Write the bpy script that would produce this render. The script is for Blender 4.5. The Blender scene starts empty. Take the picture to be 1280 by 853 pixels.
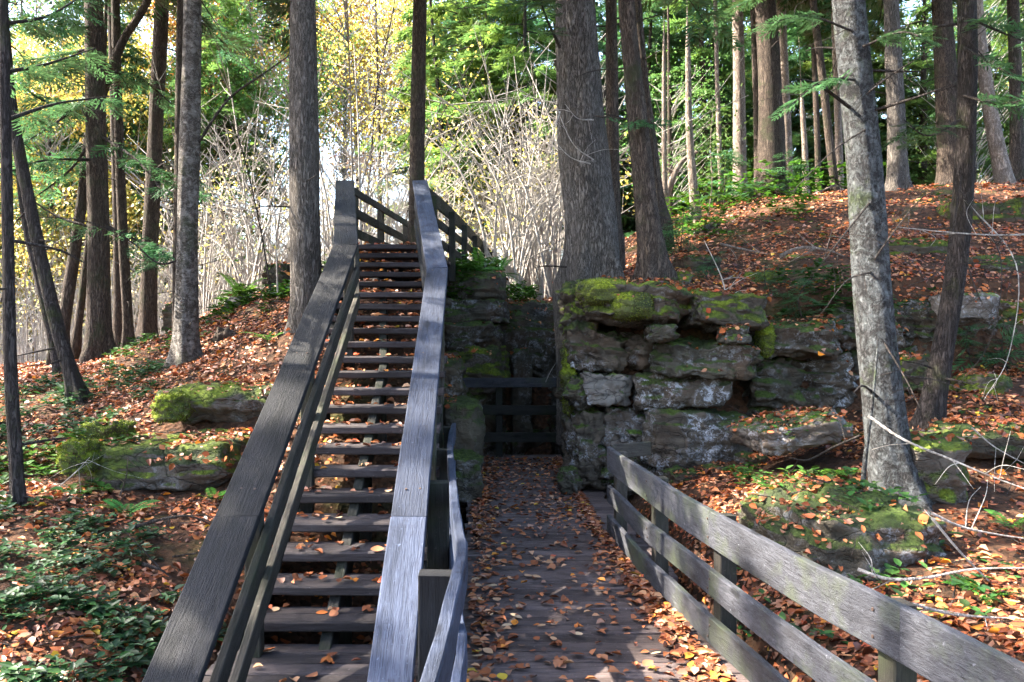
import bpy, bmesh, math, random
import numpy as np
from mathutils import Vector, Matrix, noise, Euler
from mathutils.bvhtree import BVHTree

R = math.radians
rng = np.random.default_rng(7)
random.seed(7)
scene = bpy.context.scene
COL = scene.collection

# ------------------------------------------------------------------ camera, sky, sun, exposure
FPX, CX, CY, EYE = 995.0, 597.0, 420.0, 1.8
cam_data = bpy.data.cameras.new("camera")
cam_data.sensor_width = 36.0
cam_data.lens = FPX / 1280.0 * 36.0
cam_data.shift_x = (640.0 - CX) / 1280.0
cam_data.shift_y = -(426.5 - CY) / 1280.0
cam_data.clip_start = 0.05
cam_data.clip_end = 2000
cam = bpy.data.objects.new("camera", cam_data)
cam.location = (0, 0, EYE)
cam.rotation_euler = (R(90), 0, 0)
COL.objects.link(cam)
scene.camera = cam

SUN_EL = R(43)
SUN_AZ = math.atan2(-0.985, 0.12)          # sun stands to the left and behind the scene
sun_vec = Vector((math.sin(SUN_AZ) * math.cos(SUN_EL), math.cos(SUN_AZ) * math.cos(SUN_EL), math.sin(SUN_EL)))
world = bpy.data.worlds.new("World")
scene.world = world
world.use_nodes = True
wn = world.node_tree
sky = wn.nodes.new("ShaderNodeTexSky")
sky.sky_type = 'NISHITA'
sky.sun_disc = False
sky.sun_elevation = SUN_EL
sky.sun_rotation = SUN_AZ
sky.air_density = 1.0
sky.dust_density = 2.5
wn.links.new(sky.outputs[0], wn.nodes["Background"].inputs[0])
wn.nodes["Background"].inputs[1].default_value = 0.15
sun_data = bpy.data.lights.new("sun", 'SUN')
sun_data.energy = 5.0
sun_data.angle = R(0.6)
sun_data.color = (1.0, 0.91, 0.77)
sun = bpy.data.objects.new("sun", sun_data)
sun.rotation_euler = sun_vec.to_track_quat('Z', 'Y').to_euler()
sun.location = (-20, 12, 25)
COL.objects.link(sun)
scene.view_settings.view_transform = 'Standard'
scene.view_settings.look = 'None'
scene.view_settings.gamma = 1.0
scene.view_settings.use_curve_mapping = False
scene.view_settings.exposure = 3.05
scene.render.engine = 'CYCLES'
scene.cycles.use_denoising = True
scene.cycles.max_bounces = 5
scene.cycles.diffuse_bounces = 3
scene.cycles.glossy_bounces = 2
scene.cycles.transmission_bounces = 3
scene.cycles.use_adaptive_sampling = True
scene.cycles.adaptive_threshold = 0.03
scene.cycles.sample_clamp_indirect = 6.0


def P(px, py, Y):
    """point seen at pixel (px, py) of the photograph at a distance of Y metres"""
    return Vector(((px - CX) * Y / FPX, Y, EYE - (py - CY) * Y / FPX))


# ------------------------------------------------------------------ helpers
def mesh_np(name, V, F, mat, tint=None, smooth=False):
    """V (n,3), F list of arrays (m,k) -> mesh"""
    me = bpy.data.meshes.new(name)
    V = np.asarray(V, dtype=np.float32)
    if not isinstance(F, (list, tuple)):
        F = [F]
    F = [np.asarray(f, dtype=np.int32) for f in F if len(f)]
    loops = np.concatenate([f.ravel() for f in F])
    tot = np.concatenate([np.full(len(f), f.shape[1], dtype=np.int32) for f in F])
    start = np.concatenate([[0], np.cumsum(tot)[:-1]]).astype(np.int32)
    me.vertices.add(len(V))
    me.vertices.foreach_set("co", V.ravel())
    me.loops.add(len(loops))
    me.loops.foreach_set("vertex_index", loops)
    me.polygons.add(len(tot))
    me.polygons.foreach_set("loop_start", start)
    me.polygons.foreach_set("loop_total", tot)
    if smooth:
        me.polygons.foreach_set("use_smooth", np.ones(len(tot), dtype=bool))
    if tint is not None:
        a = me.color_attributes.new("tint", 'FLOAT_COLOR', 'POINT')
        t = np.ones((len(V), 4), dtype=np.float32)
        t[:, :3] = tint
        a.data.foreach_set("color", t.ravel())
    me.update(calc_edges=True)
    me.validate()
    if mat is not None:
        me.materials.append(mat)
    return me


def link(name, data, parent=None, loc=None, label=None, cat=None, group=None, kind=None):
    o = bpy.data.objects.new(name, data)
    COL.objects.link(o)
    if loc is not None:
        o.location = loc
    if parent is not None:
        o.parent = parent
    tag(o, label, cat, group, kind)
    return o


def tag(o, label=None, cat=None, group=None, kind=None):
    if label: o["label"] = label
    if cat: o["category"] = cat
    if group: o["group"] = group
    if kind: o["kind"] = kind
    return o


def thing(name, label, cat, loc=(0, 0, 0), group=None):
    return link(name, None, None, loc, label, cat, group)


def smooth_path(pts, n):
    """Catmull-Rom through pts (any dimension), n samples per span"""
    pts = [np.asarray(p, dtype=float) for p in pts]
    if len(pts) == 2:
        return np.array([pts[0] + (pts[1] - pts[0]) * t for t in np.linspace(0, 1, n + 1)])
    q = [2 * pts[0] - pts[1]] + pts + [2 * pts[-1] - pts[-2]]
    out = []
    for i in range(1, len(q) - 2):
        a, b, c, d = q[i - 1], q[i], q[i + 1], q[i + 2]
        for t in np.linspace(0, 1, n, endpoint=False):
            out.append(0.5 * ((2 * b) + (-a + c) * t + (2 * a - 5 * b + 4 * c - d) * t * t + (-a + 3 * b - 3 * c + d) * t ** 3))
    out.append(q[-2])
    return np.array(out)


def tube(path, rad, k=6, disp=None):
    """verts and quads of a tube; disp(theta array, ring index, point, radius) gives radius factors"""
    path = np.asarray(path, dtype=float)
    n = len(path)
    rad = np.broadcast_to(np.asarray(rad, dtype=float), (n,))
    T = np.gradient(path, axis=0)
    T /= np.linalg.norm(T, axis=1)[:, None] + 1e-9
    up = np.array([1.0, 0, 0]) if abs(T[0][0]) < 0.8 else np.array([0, 1.0, 0])
    th = np.arange(k) * 2 * math.pi / k
    V = np.zeros((n, k, 3))
    for i in range(n):
        u = up - T[i] * up.dot(T[i]); u /= np.linalg.norm(u) + 1e-9
        v = np.cross(T[i], u)
        r = rad[i] * (disp(th, i, path[i], rad[i]) if disp else 1.0)
        V[i] = path[i] + (np.cos(th) * r)[:, None] * u + (np.sin(th) * r)[:, None] * v
        up = u
    idx = np.arange(n * k).reshape(n, k)
    a = idx[:-1]; b = np.roll(idx, -1, axis=1)[:-1]; c = np.roll(idx, -1, axis=1)[1:]; d = idx[1:]
    F = np.stack([a, b, c, d], axis=-1).reshape(-1, 4)
    return V.reshape(-1, 3), F


class Acc:
    """collects pieces of one mesh"""
    def __init__(self):
        self.V = []; self.F = {}; self.T = []; self.n = 0
    def add(self, V, F, tint=(1, 1, 1)):
        V = np.asarray(V); F = np.asarray(F)
        self.V.append(V)
        self.F.setdefault(F.shape[1], []).append(F + self.n)
        t = np.asarray(tint, dtype=float)
        self.T.append(np.broadcast_to(t, (len(V), 3)))
        self.n += len(V)
    def mesh(self, name, mat, smooth=False):
        return mesh_np(name, np.concatenate(self.V), [np.concatenate(f) for f in self.F.values()], mat,
                       np.concatenate(self.T), smooth)


def kites(Pn, D, U, ln, wd, fold=0.25):
    """N pointed leaves, each two quads: base, two shoulders a side, tip. Pn base points, D directions, U up vectors"""
    D = D / (np.linalg.norm(D, axis=1)[:, None] + 1e-9)
    S = np.cross(D, U); S /= np.linalg.norm(S, axis=1)[:, None] + 1e-9
    W = np.cross(S, D)
    ln = np.broadcast_to(ln, (len(Pn),))[:, None]; wd = np.broadcast_to(wd, (len(Pn),))[:, None]
    f = fold * wd
    b = Pn
    l1 = Pn + D * ln * .33 + S * wd * .5 + W * f
    l2 = Pn + D * ln * .68 + S * wd * .38 + W * f * .9
    t = Pn + D * ln - W * f * .3
    r2 = Pn + D * ln * .68 - S * wd * .38 + W * f * .9
    r1 = Pn + D * ln * .33 - S * wd * .5 + W * f
    V = np.stack([b, l1, l2, t, r2, r1], 1).reshape(-1, 3)
    k = np.arange(len(Pn))[:, None] * 6
    F = np.concatenate([k + np.array([[0, 3, 2, 1]]), k + np.array([[0, 5, 4, 3]])])
    return V, F


def diamonds(Pn, D, U, ln, wd):
    """N flat diamond leaves (one quad each)"""
    D = D / (np.linalg.norm(D, axis=1)[:, None] + 1e-9)
    S = np.cross(D, U); S /= np.linalg.norm(S, axis=1)[:, None] + 1e-9
    ln = np.broadcast_to(ln, (len(Pn),))[:, None]; wd = np.broadcast_to(wd, (len(Pn),))[:, None]
    V = np.stack([Pn, Pn + D * ln * .45 + S * wd * .5, Pn + D * ln, Pn + D * ln * .45 - S * wd * .5], 1).reshape(-1, 3)
    F = np.arange(len(Pn) * 4).reshape(-1, 4)
    return V, F


# ------------------------------------------------------------------ materials
def new_mat(name):
    m = bpy.data.materials.new(name)
    m.use_nodes = True
    nt = m.node_tree
    for n in list(nt.nodes): nt.nodes.remove(n)
    return m, nt


class N:
    """small node builder"""
    def __init__(self, name):
        self.m, self.nt = new_mat(name)
    def node(self, t, **kw):
        n = self.nt.nodes.new(t)
        for k, v in kw.items():
            if k.startswith("i_"):
                key = k[2:]
                key = int(key) if key.isdigit() else key.replace("_", " ")
                self.set(n.inputs[key], v)
            else:
                setattr(n, k, v)
        return n
    def set(self, sock, v):
        if hasattr(v, "is_output") or isinstance(v, bpy.types.NodeSocket):
            self.nt.links.new(v, sock)
        else:
            if sock.type == 'RGBA' and len(v) == 3: v = (*v, 1)
            sock.default_value = v
    def coords(self, scale=(1, 1, 1), kind="Object", rand=True):
        tc = self.node("ShaderNodeTexCoord")
        mp = self.node("ShaderNodeMapping")
        self.set(mp.inputs["Vector"], tc.outputs[kind])
        mp.inputs["Scale"].default_value = scale
        if rand:
            oi = self.node("ShaderNodeObjectInfo")
            mu = self.node("ShaderNodeMath", operation='MULTIPLY'); self.set(mu.inputs[0], oi.outputs["Random"]); mu.inputs[1].default_value = 37.0
            cb = self.node("ShaderNodeCombineXYZ")
            for k in range(3): self.set(cb.inputs[k], mu.outputs[0])
            self.set(mp.inputs["Location"], cb.outputs[0])
        return mp.outputs[0]
    def noise(self, vec, scale=5, detail=4, rough=0.6, dist=0.0):
        n = self.node("ShaderNodeTexNoise", noise_dimensions='3D')
        self.set(n.inputs["Vector"], vec)
        n.inputs["Scale"].default_value = scale; n.inputs["Detail"].default_value = detail
        n.inputs["Roughness"].default_value = rough; n.inputs["Distortion"].default_value = dist
        return n.outputs["Fac"]
    def ramp(self, fac, stops):
        r = self.node("ShaderNodeValToRGB")
        self.set(r.inputs[0], fac)
        el = r.color_ramp.elements
        while len(el) < len(stops): el.new(0.5)
        for e, (p, c) in zip(el, stops):
            e.position = p; e.color = (*c, 1) if len(c) == 3 else c
        return r.outputs[0]
    def gray(self, fac, a, b):
        mr = self.node("ShaderNodeMapRange"); self.set(mr.inputs[0], fac)
        mr.inputs[1].default_value = a; mr.inputs[2].default_value = b
        return mr.outputs[0]
    def mix(self, fac, a, b, mode='MIX'):
        x = self.node("ShaderNodeMix", data_type='RGBA', blend_type=mode)
        self.set(x.inputs[0], fac); self.set(x.inputs[6], a); self.set(x.inputs[7], b)
        return x.outputs[2]
    def math(self, op, a, b):
        x = self.node("ShaderNodeMath", operation=op); self.set(x.inputs[0], a); self.set(x.inputs[1], b)
        return x.outputs[0]
    def out(self, color, rough=0.8, bump=None, bstr=0.4, bdist=0.02, spec=0.3):
        b = self.node("ShaderNodeBsdfPrincipled")
        self.set(b.inputs["Base Color"], color); self.set(b.inputs["Roughness"], rough)
        b.inputs["Specular IOR Level"].default_value = spec
        if bump is not None:
            bp = self.node("ShaderNodeBump"); self.set(bp.inputs["Height"], bump)
            bp.inputs["Strength"].default_value = bstr; bp.inputs["Distance"].default_value = bdist
            self.set(b.inputs["Normal"], bp.outputs[0])
        o = self.node("ShaderNodeOutputMaterial")
        self.nt.links.new(b.outputs[0], o.inputs[0])
        return self.m


def wood_mat(name, dark, light, stain, rough=0.75, algae=None):
    n = N(name)
    v = n.coords((1.3, 14, 14))
    g1 = n.noise(v, 3.0, 7, 0.7, 1.2)
    v2 = n.coords((2.2, 60, 60))
    g2 = n.noise(v2, 2.0, 5, 0.75, 0.8)
    v3 = n.coords((1, 1, 1))
    v4 = n.coords((1.0, 3.0, 3.0))
    blot = n.noise(v4, 1.9, 6, 0.65, 0.5)
    spots = n.noise(v3, 14, 5, 0.7)
    fine = n.noise(v3, 42, 4, 0.7)
    c = n.ramp(g1, [(0.25, dark), (0.55, [(a + b) / 2 for a, b in zip(dark, light)]), (0.8, light)])
    c = n.mix(n.math('MULTIPLY', n.gray(g2, 0.52, 0.66), 0.8), c, [d * 0.3 for d in dark])
    c = n.mix(n.math('MULTIPLY', n.gray(blot, 0.46, 0.66), 0.8), c, stain)
    c = n.mix(n.math('MULTIPLY', n.gray(spots, 0.58, 0.7), 0.6), c, [d * 0.45 for d in dark])
    # knots
    vk = n.coords((2.1, 5.5, 5.5))
    vo = n.node("ShaderNodeTexVoronoi", feature='F1'); n.set(vo.inputs["Vector"], vk); vo.inputs["Scale"].default_value = 1.0
    kn = n.gray(vo.outputs["Distance"], 0.17, 0.09)
    c = n.mix(n.math('MULTIPLY', kn, 0.85), c, [d * 0.35 for d in dark])
    if algae:
        c = n.mix(n.math('MULTIPLY', n.gray(n.noise(v3, 2.4, 5, 0.65), 0.5, 0.68), 0.75), c, algae)
    c = n.mix(n.math('MULTIPLY', n.gray(fine, 0.64, 0.72), 0.7), c, [min(1, l * 1.9) for l in light])
    oi = n.node("ShaderNodeObjectInfo")
    br = n.node("ShaderNodeMapRange"); n.set(br.inputs[0], oi.outputs["Random"]); br.inputs[3].default_value = 0.65; br.inputs[4].default_value = 1.3
    c = n.mix(1.0, c, br.outputs[0], 'MULTIPLY')
    h = n.math('SUBTRACT', n.math('ADD', n.math('MULTIPLY', g2, -0.9), g1), n.math('MULTIPLY', kn, 0.4))
    return n.out(c, n.gray(blot, -1.4, 1.1), h, 0.8, 0.01, 0.2)


MW_DARK = wood_mat("weathered_dark_wood", (0.006, 0.0065, 0.008), (0.021, 0.0215, 0.026), (0.005, 0.0055, 0.0055))
MW_BLUE = wood_mat("weathered_sky_tinted_wood", (0.018, 0.024, 0.043), (0.062, 0.076, 0.118), (0.014, 0.018, 0.030))  # blue of the reflected sky is mixed into the wood colour
MW_FENCE = wood_mat("weathered_grey_fence_wood", (0.021, 0.022, 0.028), (0.082, 0.084, 0.097), (0.014, 0.014, 0.017), algae=(0.06, 0.072, 0.04))
MW_TREAD = wood_mat("dark_tread_wood", (0.024, 0.019, 0.020), (0.084, 0.070, 0.072), (0.03, 0.026, 0.026))
MW_DECK = wood_mat("dark_deck_wood", (0.055, 0.04, 0.037), (0.165, 0.125, 0.118), (0.036, 0.026, 0.023))
MW_MOSSY = wood_mat("dark_mossy_wood", (0.011, 0.011, 0.010), (0.038, 0.036, 0.032), (0.010, 0.013, 0.008), algae=(0.018, 0.026, 0.009))
MW_POST = wood_mat("brown_post_wood", (0.022, 0.02, 0.017), (0.08, 0.07, 0.058), (0.018, 0.02, 0.013), algae=(0.036, 0.044, 0.02))


def bark_mat(name, furrow, ridge, patch, patch_amt=0.5, lich=None, lich_amt=0.6, vs=(9, 9, 1.6), green=None):
    n = N(name)
    v = n.coords(vs, rand=True)
    g = n.noise(v, 3.0, 8, 0.72, 1.2)
    g2 = n.noise(v, 8.5, 5, 0.7, 0.6)
    v1 = n.coords((1, 1, 1))
    big = n.noise(v1, 1.7, 4, 0.6)
    fine = n.noise(v1, 46, 4, 0.75)
    rid = n.math('ABSOLUTE', n.math('SUBTRACT', g, 0.5), 0.0)
    crack = n.gray(rid, 0.0, 0.055)
    c = n.ramp(g2, [(0.3, furrow), (0.5, [(a + b) / 2 for a, b in zip(furrow, ridge)]), (0.7, ridge)])
    c = n.mix(n.math('MULTIPLY', n.math('SUBTRACT', 1.0, crack), 0.85), c, [f * 0.6 for f in furrow])
    c = n.mix(n.math('MULTIPLY', n.gray(big, 0.5, 0.66), patch_amt), c, patch)
    if lich:
        sp = n.noise(v1, 11, 8, 0.8, 0.6)
        c = n.mix(n.math('MULTIPLY', n.gray(sp, 0.47, 0.58), lich_amt), c, lich)
    if green:
        gg = n.noise(v1, 2.6, 6, 0.7)
        c = n.mix(n.math('MULTIPLY', n.gray(gg, 0.53, 0.68), 0.75), c, green)
    h = n.math('ADD', n.math('MULTIPLY', crack, 0.5), n.math('ADD', n.math('MULTIPLY', g2, 0.9), n.math('MULTIPLY', fine, 0.3)))
    return n.out(c, 0.9, h, 1.0, 0.03, 0.15)


MB_BROWN = bark_mat("furrowed_brown_bark", (0.03, 0.022, 0.017), (0.17, 0.13, 0.105), (0.06, 0.045, 0.036), green=(0.045, 0.055, 0.025))
MB_GREY = bark_mat("grey_brown_bark", (0.045, 0.038, 0.033), (0.24, 0.21, 0.185), (0.10, 0.085, 0.07))
MB_LICH = bark_mat("lichen_grey_bark", (0.018, 0.017, 0.016), (0.095, 0.092, 0.093), (0.046, 0.046, 0.05), lich=(0.165, 0.18, 0.185), lich_amt=0.65, vs=(7, 7, 4), green=(0.06, 0.085, 0.03))
MB_BIRCH = bark_mat("shaggy_birch_bark", (0.045, 0.036, 0.03), (0.22, 0.19, 0.165), (0.09, 0.075, 0.062), lich=(0.36, 0.33, 0.30), vs=(4, 4, 9), green=(0.05, 0.06, 0.028))
MB_DARK = bark_mat("dark_thin_bark", (0.022, 0.017, 0.016), (0.10, 0.082, 0.075), (0.04, 0.034, 0.03), green=(0.05, 0.06, 0.02))
MB_PALE = bark_mat("pale_tan_bark", (0.16, 0.12, 0.095), (0.46, 0.38, 0.32), (0.25, 0.2, 0.16), vs=(6, 6, 2))
MB_TWIG = bark_mat("dry_pale_twig", (0.42, 0.38, 0.34), (0.75, 0.70, 0.65), (0.55, 0.50, 0.46), vs=(12, 12, 3))
MB_DEAD = bark_mat("dark_dead_twig", (0.03, 0.024, 0.022), (0.12, 0.10, 0.09), (0.06, 0.05, 0.045), vs=(12, 12, 3))


def rock_mat(name, dark, light, moss=0.3, lich=0.4, mossc=(0.06, 0.11, 0.012), wet=0.0):
    n = N(name)
    v = n.coords((1, 1, 1))
    vs = n.coords((1.4, 1.4, 4.5))
    a = n.noise(v, 2.4, 8, 0.65, 0.3)
    s = n.noise(vs, 1.6, 6, 0.65, 0.4)
    f = n.noise(v, 24, 6, 0.75)
    c = n.ramp(n.math('ADD', n.math('MULTIPLY', a, 0.6), n.math('MULTIPLY', s, 0.4)), [(0.32, dark), (0.5, [(p + q) / 2 for p, q in zip(dark, light)]), (0.68, light)])
    c = n.mix(n.math('MULTIPLY', n.gray(n.noise(v, 1.3, 4, 0.6), 0.48, 0.62), 0.6), c, (0.085, 0.05, 0.03))
    if lich:
        l = n.noise(v, 11, 9, 0.82, 0.5)
        lm = n.math('MULTIPLY', n.gray(l, 0.50, 0.60), n.gray(n.noise(v, 1.9, 3, 0.5), 0.47, 0.6))
        c = n.mix(n.math('MULTIPLY', lm, lich), c, (0.42, 0.43, 0.46))
    geo = n.node("ShaderNodeNewGeometry")
    sep = n.node("ShaderNodeSeparateXYZ"); n.set(sep.inputs[0], geo.outputs["Normal"])
    mn = n.noise(v, 2.1, 6, 0.7)
    k = n.math('ADD', n.math('MULTIPLY', sep.outputs[2], 0.33), mn)
    mm = n.gray(k, 0.92 - moss * 0.75, 1.02 - moss * 0.75)
    mc = n.mix(n.gray(n.noise(v, 30, 4, 0.7), 0.35, 0.68), [q * 0.5 for q in mossc], [q * 1.7 for q in mossc])
    mc = n.mix(n.gray(n.noise(v, 3.5, 3, 0.6), 0.4, 0.62), mc, (0.035, 0.045, 0.018))
    c = n.mix(mm, c, mc)
    h = n.math('ADD', n.math('ADD', n.math('MULTIPLY', a, 0.9), n.math('MULTIPLY', s, 0.6)), n.math('ADD', n.math('MULTIPLY', f, 0.35), n.math('MULTIPLY', mm, 0.3)))
    vc = n.coords((1.0, 1.0, 2.6))
    vo = n.node("ShaderNodeTexVoronoi", feature='DISTANCE_TO_EDGE'); n.set(vo.inputs["Vector"], n.node("ShaderNodeVectorMath", operation='ADD').outputs[0]); vo.inputs["Scale"].default_value = 3.1
    ad = vo.inputs["Vector"].links[0].from_node
    nz_ = n.node("ShaderNodeTexNoise"); n.set(nz_.inputs["Vector"], v); nz_.inputs["Scale"].default_value = 2.5; nz_.inputs["Detail"].default_value = 5
    n.set(ad.inputs[0], vc); n.set(ad.inputs[1], nz_.outputs["Color"])
    ck = n.gray(vo.outputs["Distance"], 0.0, 0.05)
    c = n.mix(n.math('MULTIPLY', n.math('SUBTRACT', 1.0, ck), n.math('MULTIPLY', n.gray(n.noise(v, 1.1, 2, 0.5), 0.5, 0.6), 0.6)), c, (0.012, 0.01, 0.008))
    h = n.math('ADD', h, n.math('MULTIPLY', ck, 0.15))
    return n.out(c, 0.88, h, 1.0, 0.09, 0.2)


MR_WALL = rock_mat("lichened_sandstone", (0.018, 0.015, 0.012), (0.15, 0.12, 0.09), 0.30, 1.0, (0.05, 0.075, 0.012))
MR_MOSS = rock_mat("mossy_sandstone", (0.035, 0.03, 0.025), (0.15, 0.125, 0.10), 0.62, 0.3, (0.10, 0.13, 0.014))
MR_DARK = rock_mat("dark_brown_sandstone", (0.02, 0.018, 0.014), (0.105, 0.09, 0.066), 0.44, 0.45, (0.05, 0.075, 0.014))  # darker brown stone with patches of moss and pale lichen
MR_BRIGHT = rock_mat("bright_moss", (0.06, 0.08, 0.02), (0.12, 0.12, 0.05), 0.62, 0.0, (0.15, 0.185, 0.014))
MR_GREY = rock_mat("pale_grey_sandstone", (0.05, 0.045, 0.04), (0.24, 0.215, 0.19), 0.25, 0.8)


def ground_mat():
    n = N("leafy_forest_soil")
    v = n.coords((1, 1, 1), rand=False)
    a = n.noise(v, 1.1, 5, 0.6)
    b = n.noise(v, 17, 6, 0.75)
    vo = n.node("ShaderNodeTexVoronoi", feature='F1')
    n.set(vo.inputs["Vector"], v); vo.inputs["Scale"].default_value = 16
    cc = n.ramp(vo.outputs["Color"], [(0.1, (0.03, 0.017, 0.011)), (0.4, (0.075, 0.034, 0.019)), (0.65, (0.11, 0.055, 0.03)), (0.9, (0.045, 0.022, 0.014))])
    c = n.mix(n.gray(b, 0.42, 0.68), cc, (0.04, 0.028, 0.02))
    c = n.mix(n.math('MULTIPLY', n.gray(a, 0.56, 0.7), 0.7), c, (0.04, 0.055, 0.014))
    return n.out(c, 0.95, n.math('ADD', b, vo.outputs["Distance"]), 0.9, 0.05, 0.1)


M_GROUND = ground_mat()


def leaf_mat(name, base=(1, 1, 1), trans=0.4, vary=0.3, gloss=0.12):
    n = N(name)
    at = n.node("ShaderNodeAttribute"); at.attribute_name = "tint"
    oi = n.node("ShaderNodeObjectInfo")
    c = n.mix(1.0, at.outputs["Color"], base, 'MULTIPLY')
    hs = n.node("ShaderNodeHueSaturation")
    mr = n.node("ShaderNodeMapRange"); n.set(mr.inputs[0], oi.outputs["Random"]); mr.inputs[3].default_value = 1 - vary; mr.inputs[4].default_value = 1 + vary
    mh = n.node("ShaderNodeMapRange"); n.set(mh.inputs[0], oi.outputs["Random"]); mh.inputs[3].default_value = 0.5 - vary * 0.06; mh.inputs[4].default_value = 0.5 + vary * 0.06
    n.set(hs.inputs["Hue"], mh.outputs[0]); n.set(hs.inputs["Value"], mr.outputs[0]); n.set(hs.inputs["Color"], c)
    d = n.node("ShaderNodeBsdfDiffuse"); n.set(d.inputs[0], hs.outputs[0])
    t = n.node("ShaderNodeBsdfTranslucent"); n.set(t.inputs[0], hs.outputs[0])
    mx = n.node("ShaderNodeMixShader"); mx.inputs[0].default_value = trans
    n.nt.links.new(d.outputs[0], mx.inputs[1]); n.nt.links.new(t.outputs[0], mx.inputs[2])
    g = n.node("ShaderNodeBsdfGlossy"); g.inputs["Roughness"].default_value = 0.45
    lw = n.node("ShaderNodeLayerWeight"); lw.inputs[0].default_value = 0.3
    m2 = n.node("ShaderNodeMixShader"); n.set(m2.inputs[0], n.math('MULTIPLY', lw.outputs["Fresnel"], gloss))
    n.nt.links.new(mx.outputs[0], m2.inputs[1]); n.nt.links.new(g.outputs[0], m2.inputs[2])
    o = n.node("ShaderNodeOutputMaterial"); n.nt.links.new(m2.outputs[0], o.inputs[0])
    return n.m


ML_LITTER = leaf_mat("dry_leaf", (1, 1, 1), 0.12, 0.0, 0.06)
ML_HEM = leaf_mat("hemlock_needles", (0.055, 0.135, 0.05), 0.45, 0.3)
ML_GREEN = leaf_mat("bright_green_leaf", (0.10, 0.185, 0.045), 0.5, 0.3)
ML_YELLOW = leaf_mat("yellow_autumn_leaf", (0.60, 0.50, 0.10), 0.55, 0.2)
ML_ORANGE = leaf_mat("orange_autumn_leaf", (0.5, 0.26, 0.06), 0.5, 0.2)
ML_COVER = leaf_mat("ground_cover_leaf", (0.026, 0.066, 0.02), 0.35, 0.1, 0.05)
ML_FERN = leaf_mat("fern_leaf", (0.07, 0.17, 0.03), 0.45, 0.2)
ML_BRUSH = leaf_mat("brush_leaf", (1, 1, 1), 0.45, 0.0)


# ------------------------------------------------------------------ terrain
def tps(points):
    pts = np.array(points, dtype=float)
    X = pts[:, :2]; z = pts[:, 2]
    n = len(pts)
    def phi(r2):
        return np.where(r2 > 1e-12, 0.5 * r2 * np.log(np.maximum(r2, 1e-12)), 0)
    d2 = ((X[:, None] - X[None]) ** 2).sum(-1)
    A = np.zeros((n + 3, n + 3))
    A[:n, :n] = phi(d2) + np.eye(n) * 0.05
    A[:n, n] = 1; A[:n, n + 1:] = X
    A[n, :n] = 1; A[n + 1:, :n] = X.T
    w = np.linalg.solve(A, np.concatenate([z, [0, 0, 0]]))
    def f(x, y):
        x = np.asarray(x, dtype=float); y = np.asarray(y, dtype=float)
        sh = x.shape
        q = np.stack([x.ravel(), y.ravel()], -1)
        out = np.empty(len(q))
        for s in range(0, len(q), 20000):
            qq = q[s:s + 20000]
            out[s:s + 20000] = phi(((qq[:, None] - X[None]) ** 2).sum(-1)) @ w[:n] + w[n] + qq @ w[n + 1:]
        return out.reshape(sh)
    return f


ZA = tps([(-1.6, 2.5, -.1), (-4, 2.5, -.05), (-7, 3, .1), (-1.9, 4.3, .13), (-1.95, 5.6, .36), (-2.9, 5, .36), (-3.5, 6, .5), (-6, 6, .5),
          (-4.6, 9, 1.05), (-7, 9, 1.0), (-2.4, 7.25, .66), (-3.3, 7.0, .62), (-2.6, 6.4, .45), (-2.2, 8.7, 1.5), (-3.0, 8.6, 1.28), (-1.5, 7.6, 1.15), (-5, 12, 1.66), (-3.67, 10, 1.45), (-3.3, 11, 1.95), (-2.0, 9.3, 1.95),
          (-3.4, 13, 2.6), (-5, 14, 1.8), (-3, 17, 2.2), (-8, 15, 1.3), (-13, 12, 1.0), (-16, 25, .4), (-3, 25, 1.2), (3, 26, 2.2), (-10, 35, .3),
          (-.9, 3, -.7), (-.9, 4.4, -.65), (-.9, 6, .08), (-.9, 8, 1.15), (-.9, 10, 2.2), (-.8, 12, 2.55), (-.4, 14, 2.5), (.3, 14.5, 2.4), (.8, 16, 2.3), (0, 19, 2.1),
          (1.5, 10.3, 2.5), (2.1, 9.7, 2.5), (2.8, 9.4, 2.25), (3.9, 11, 2.8), (4.7, 17, 4.5), (7.3, 16.5, 4.7), (7.4, 14, 4.35), (10.5, 16, 4.85),
          (8.2, 12, 3.7), (5.4, 9.8, 2.6), (6.7, 9.8, 2.55), (1.45, 14, 2.45), (2.2, 18, 3.3), (4, 13, 3.5), (5, 24, 4.3), (12, 24, 4.8), (14, 12, 4.2), (12, 35, 3.5), (10, 8.5, 3.0)])
ZB = tps([(1.35, 2.0, -.15), (1.4, 3.2, -.1), (1.35, 5, -.15), (1.3, 7, -.05), (1.4, 8.5, -.1), (2.0, 7.3, .38), (2.7, 8, .38), (2.1, 8.8, .3), (3.0, 6.1, .5), (2.3, 5.6, .35), (2.5, 4.0, .3),
          (1.9, 3.2, .18), (3.2, 4.6, .42), (3, 2.5, .3), (4.5, 6.5, .66), (4.4, 7.5, .95), (5.1, 8, 1.16), (6.1, 9, 1.35), (7, 6, .9), (4, 8.8, .8), (8, 9, 1.7), (9, 4, .9), (5, 3, .5)])


def sstep(a, b, x):
    t = np.clip((x - a) / (b - a), 0, 1)
    return t * t * (3 - 2 * t)


def fbm(x, y, s, seed=0.0):
    x = np.asarray(x); f = np.vectorize(lambda p, q: noise.fractal(Vector((p * s + seed, q * s, seed * 0.37)), 0.9, 2.0, 3))
    return f(x, y)


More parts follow.
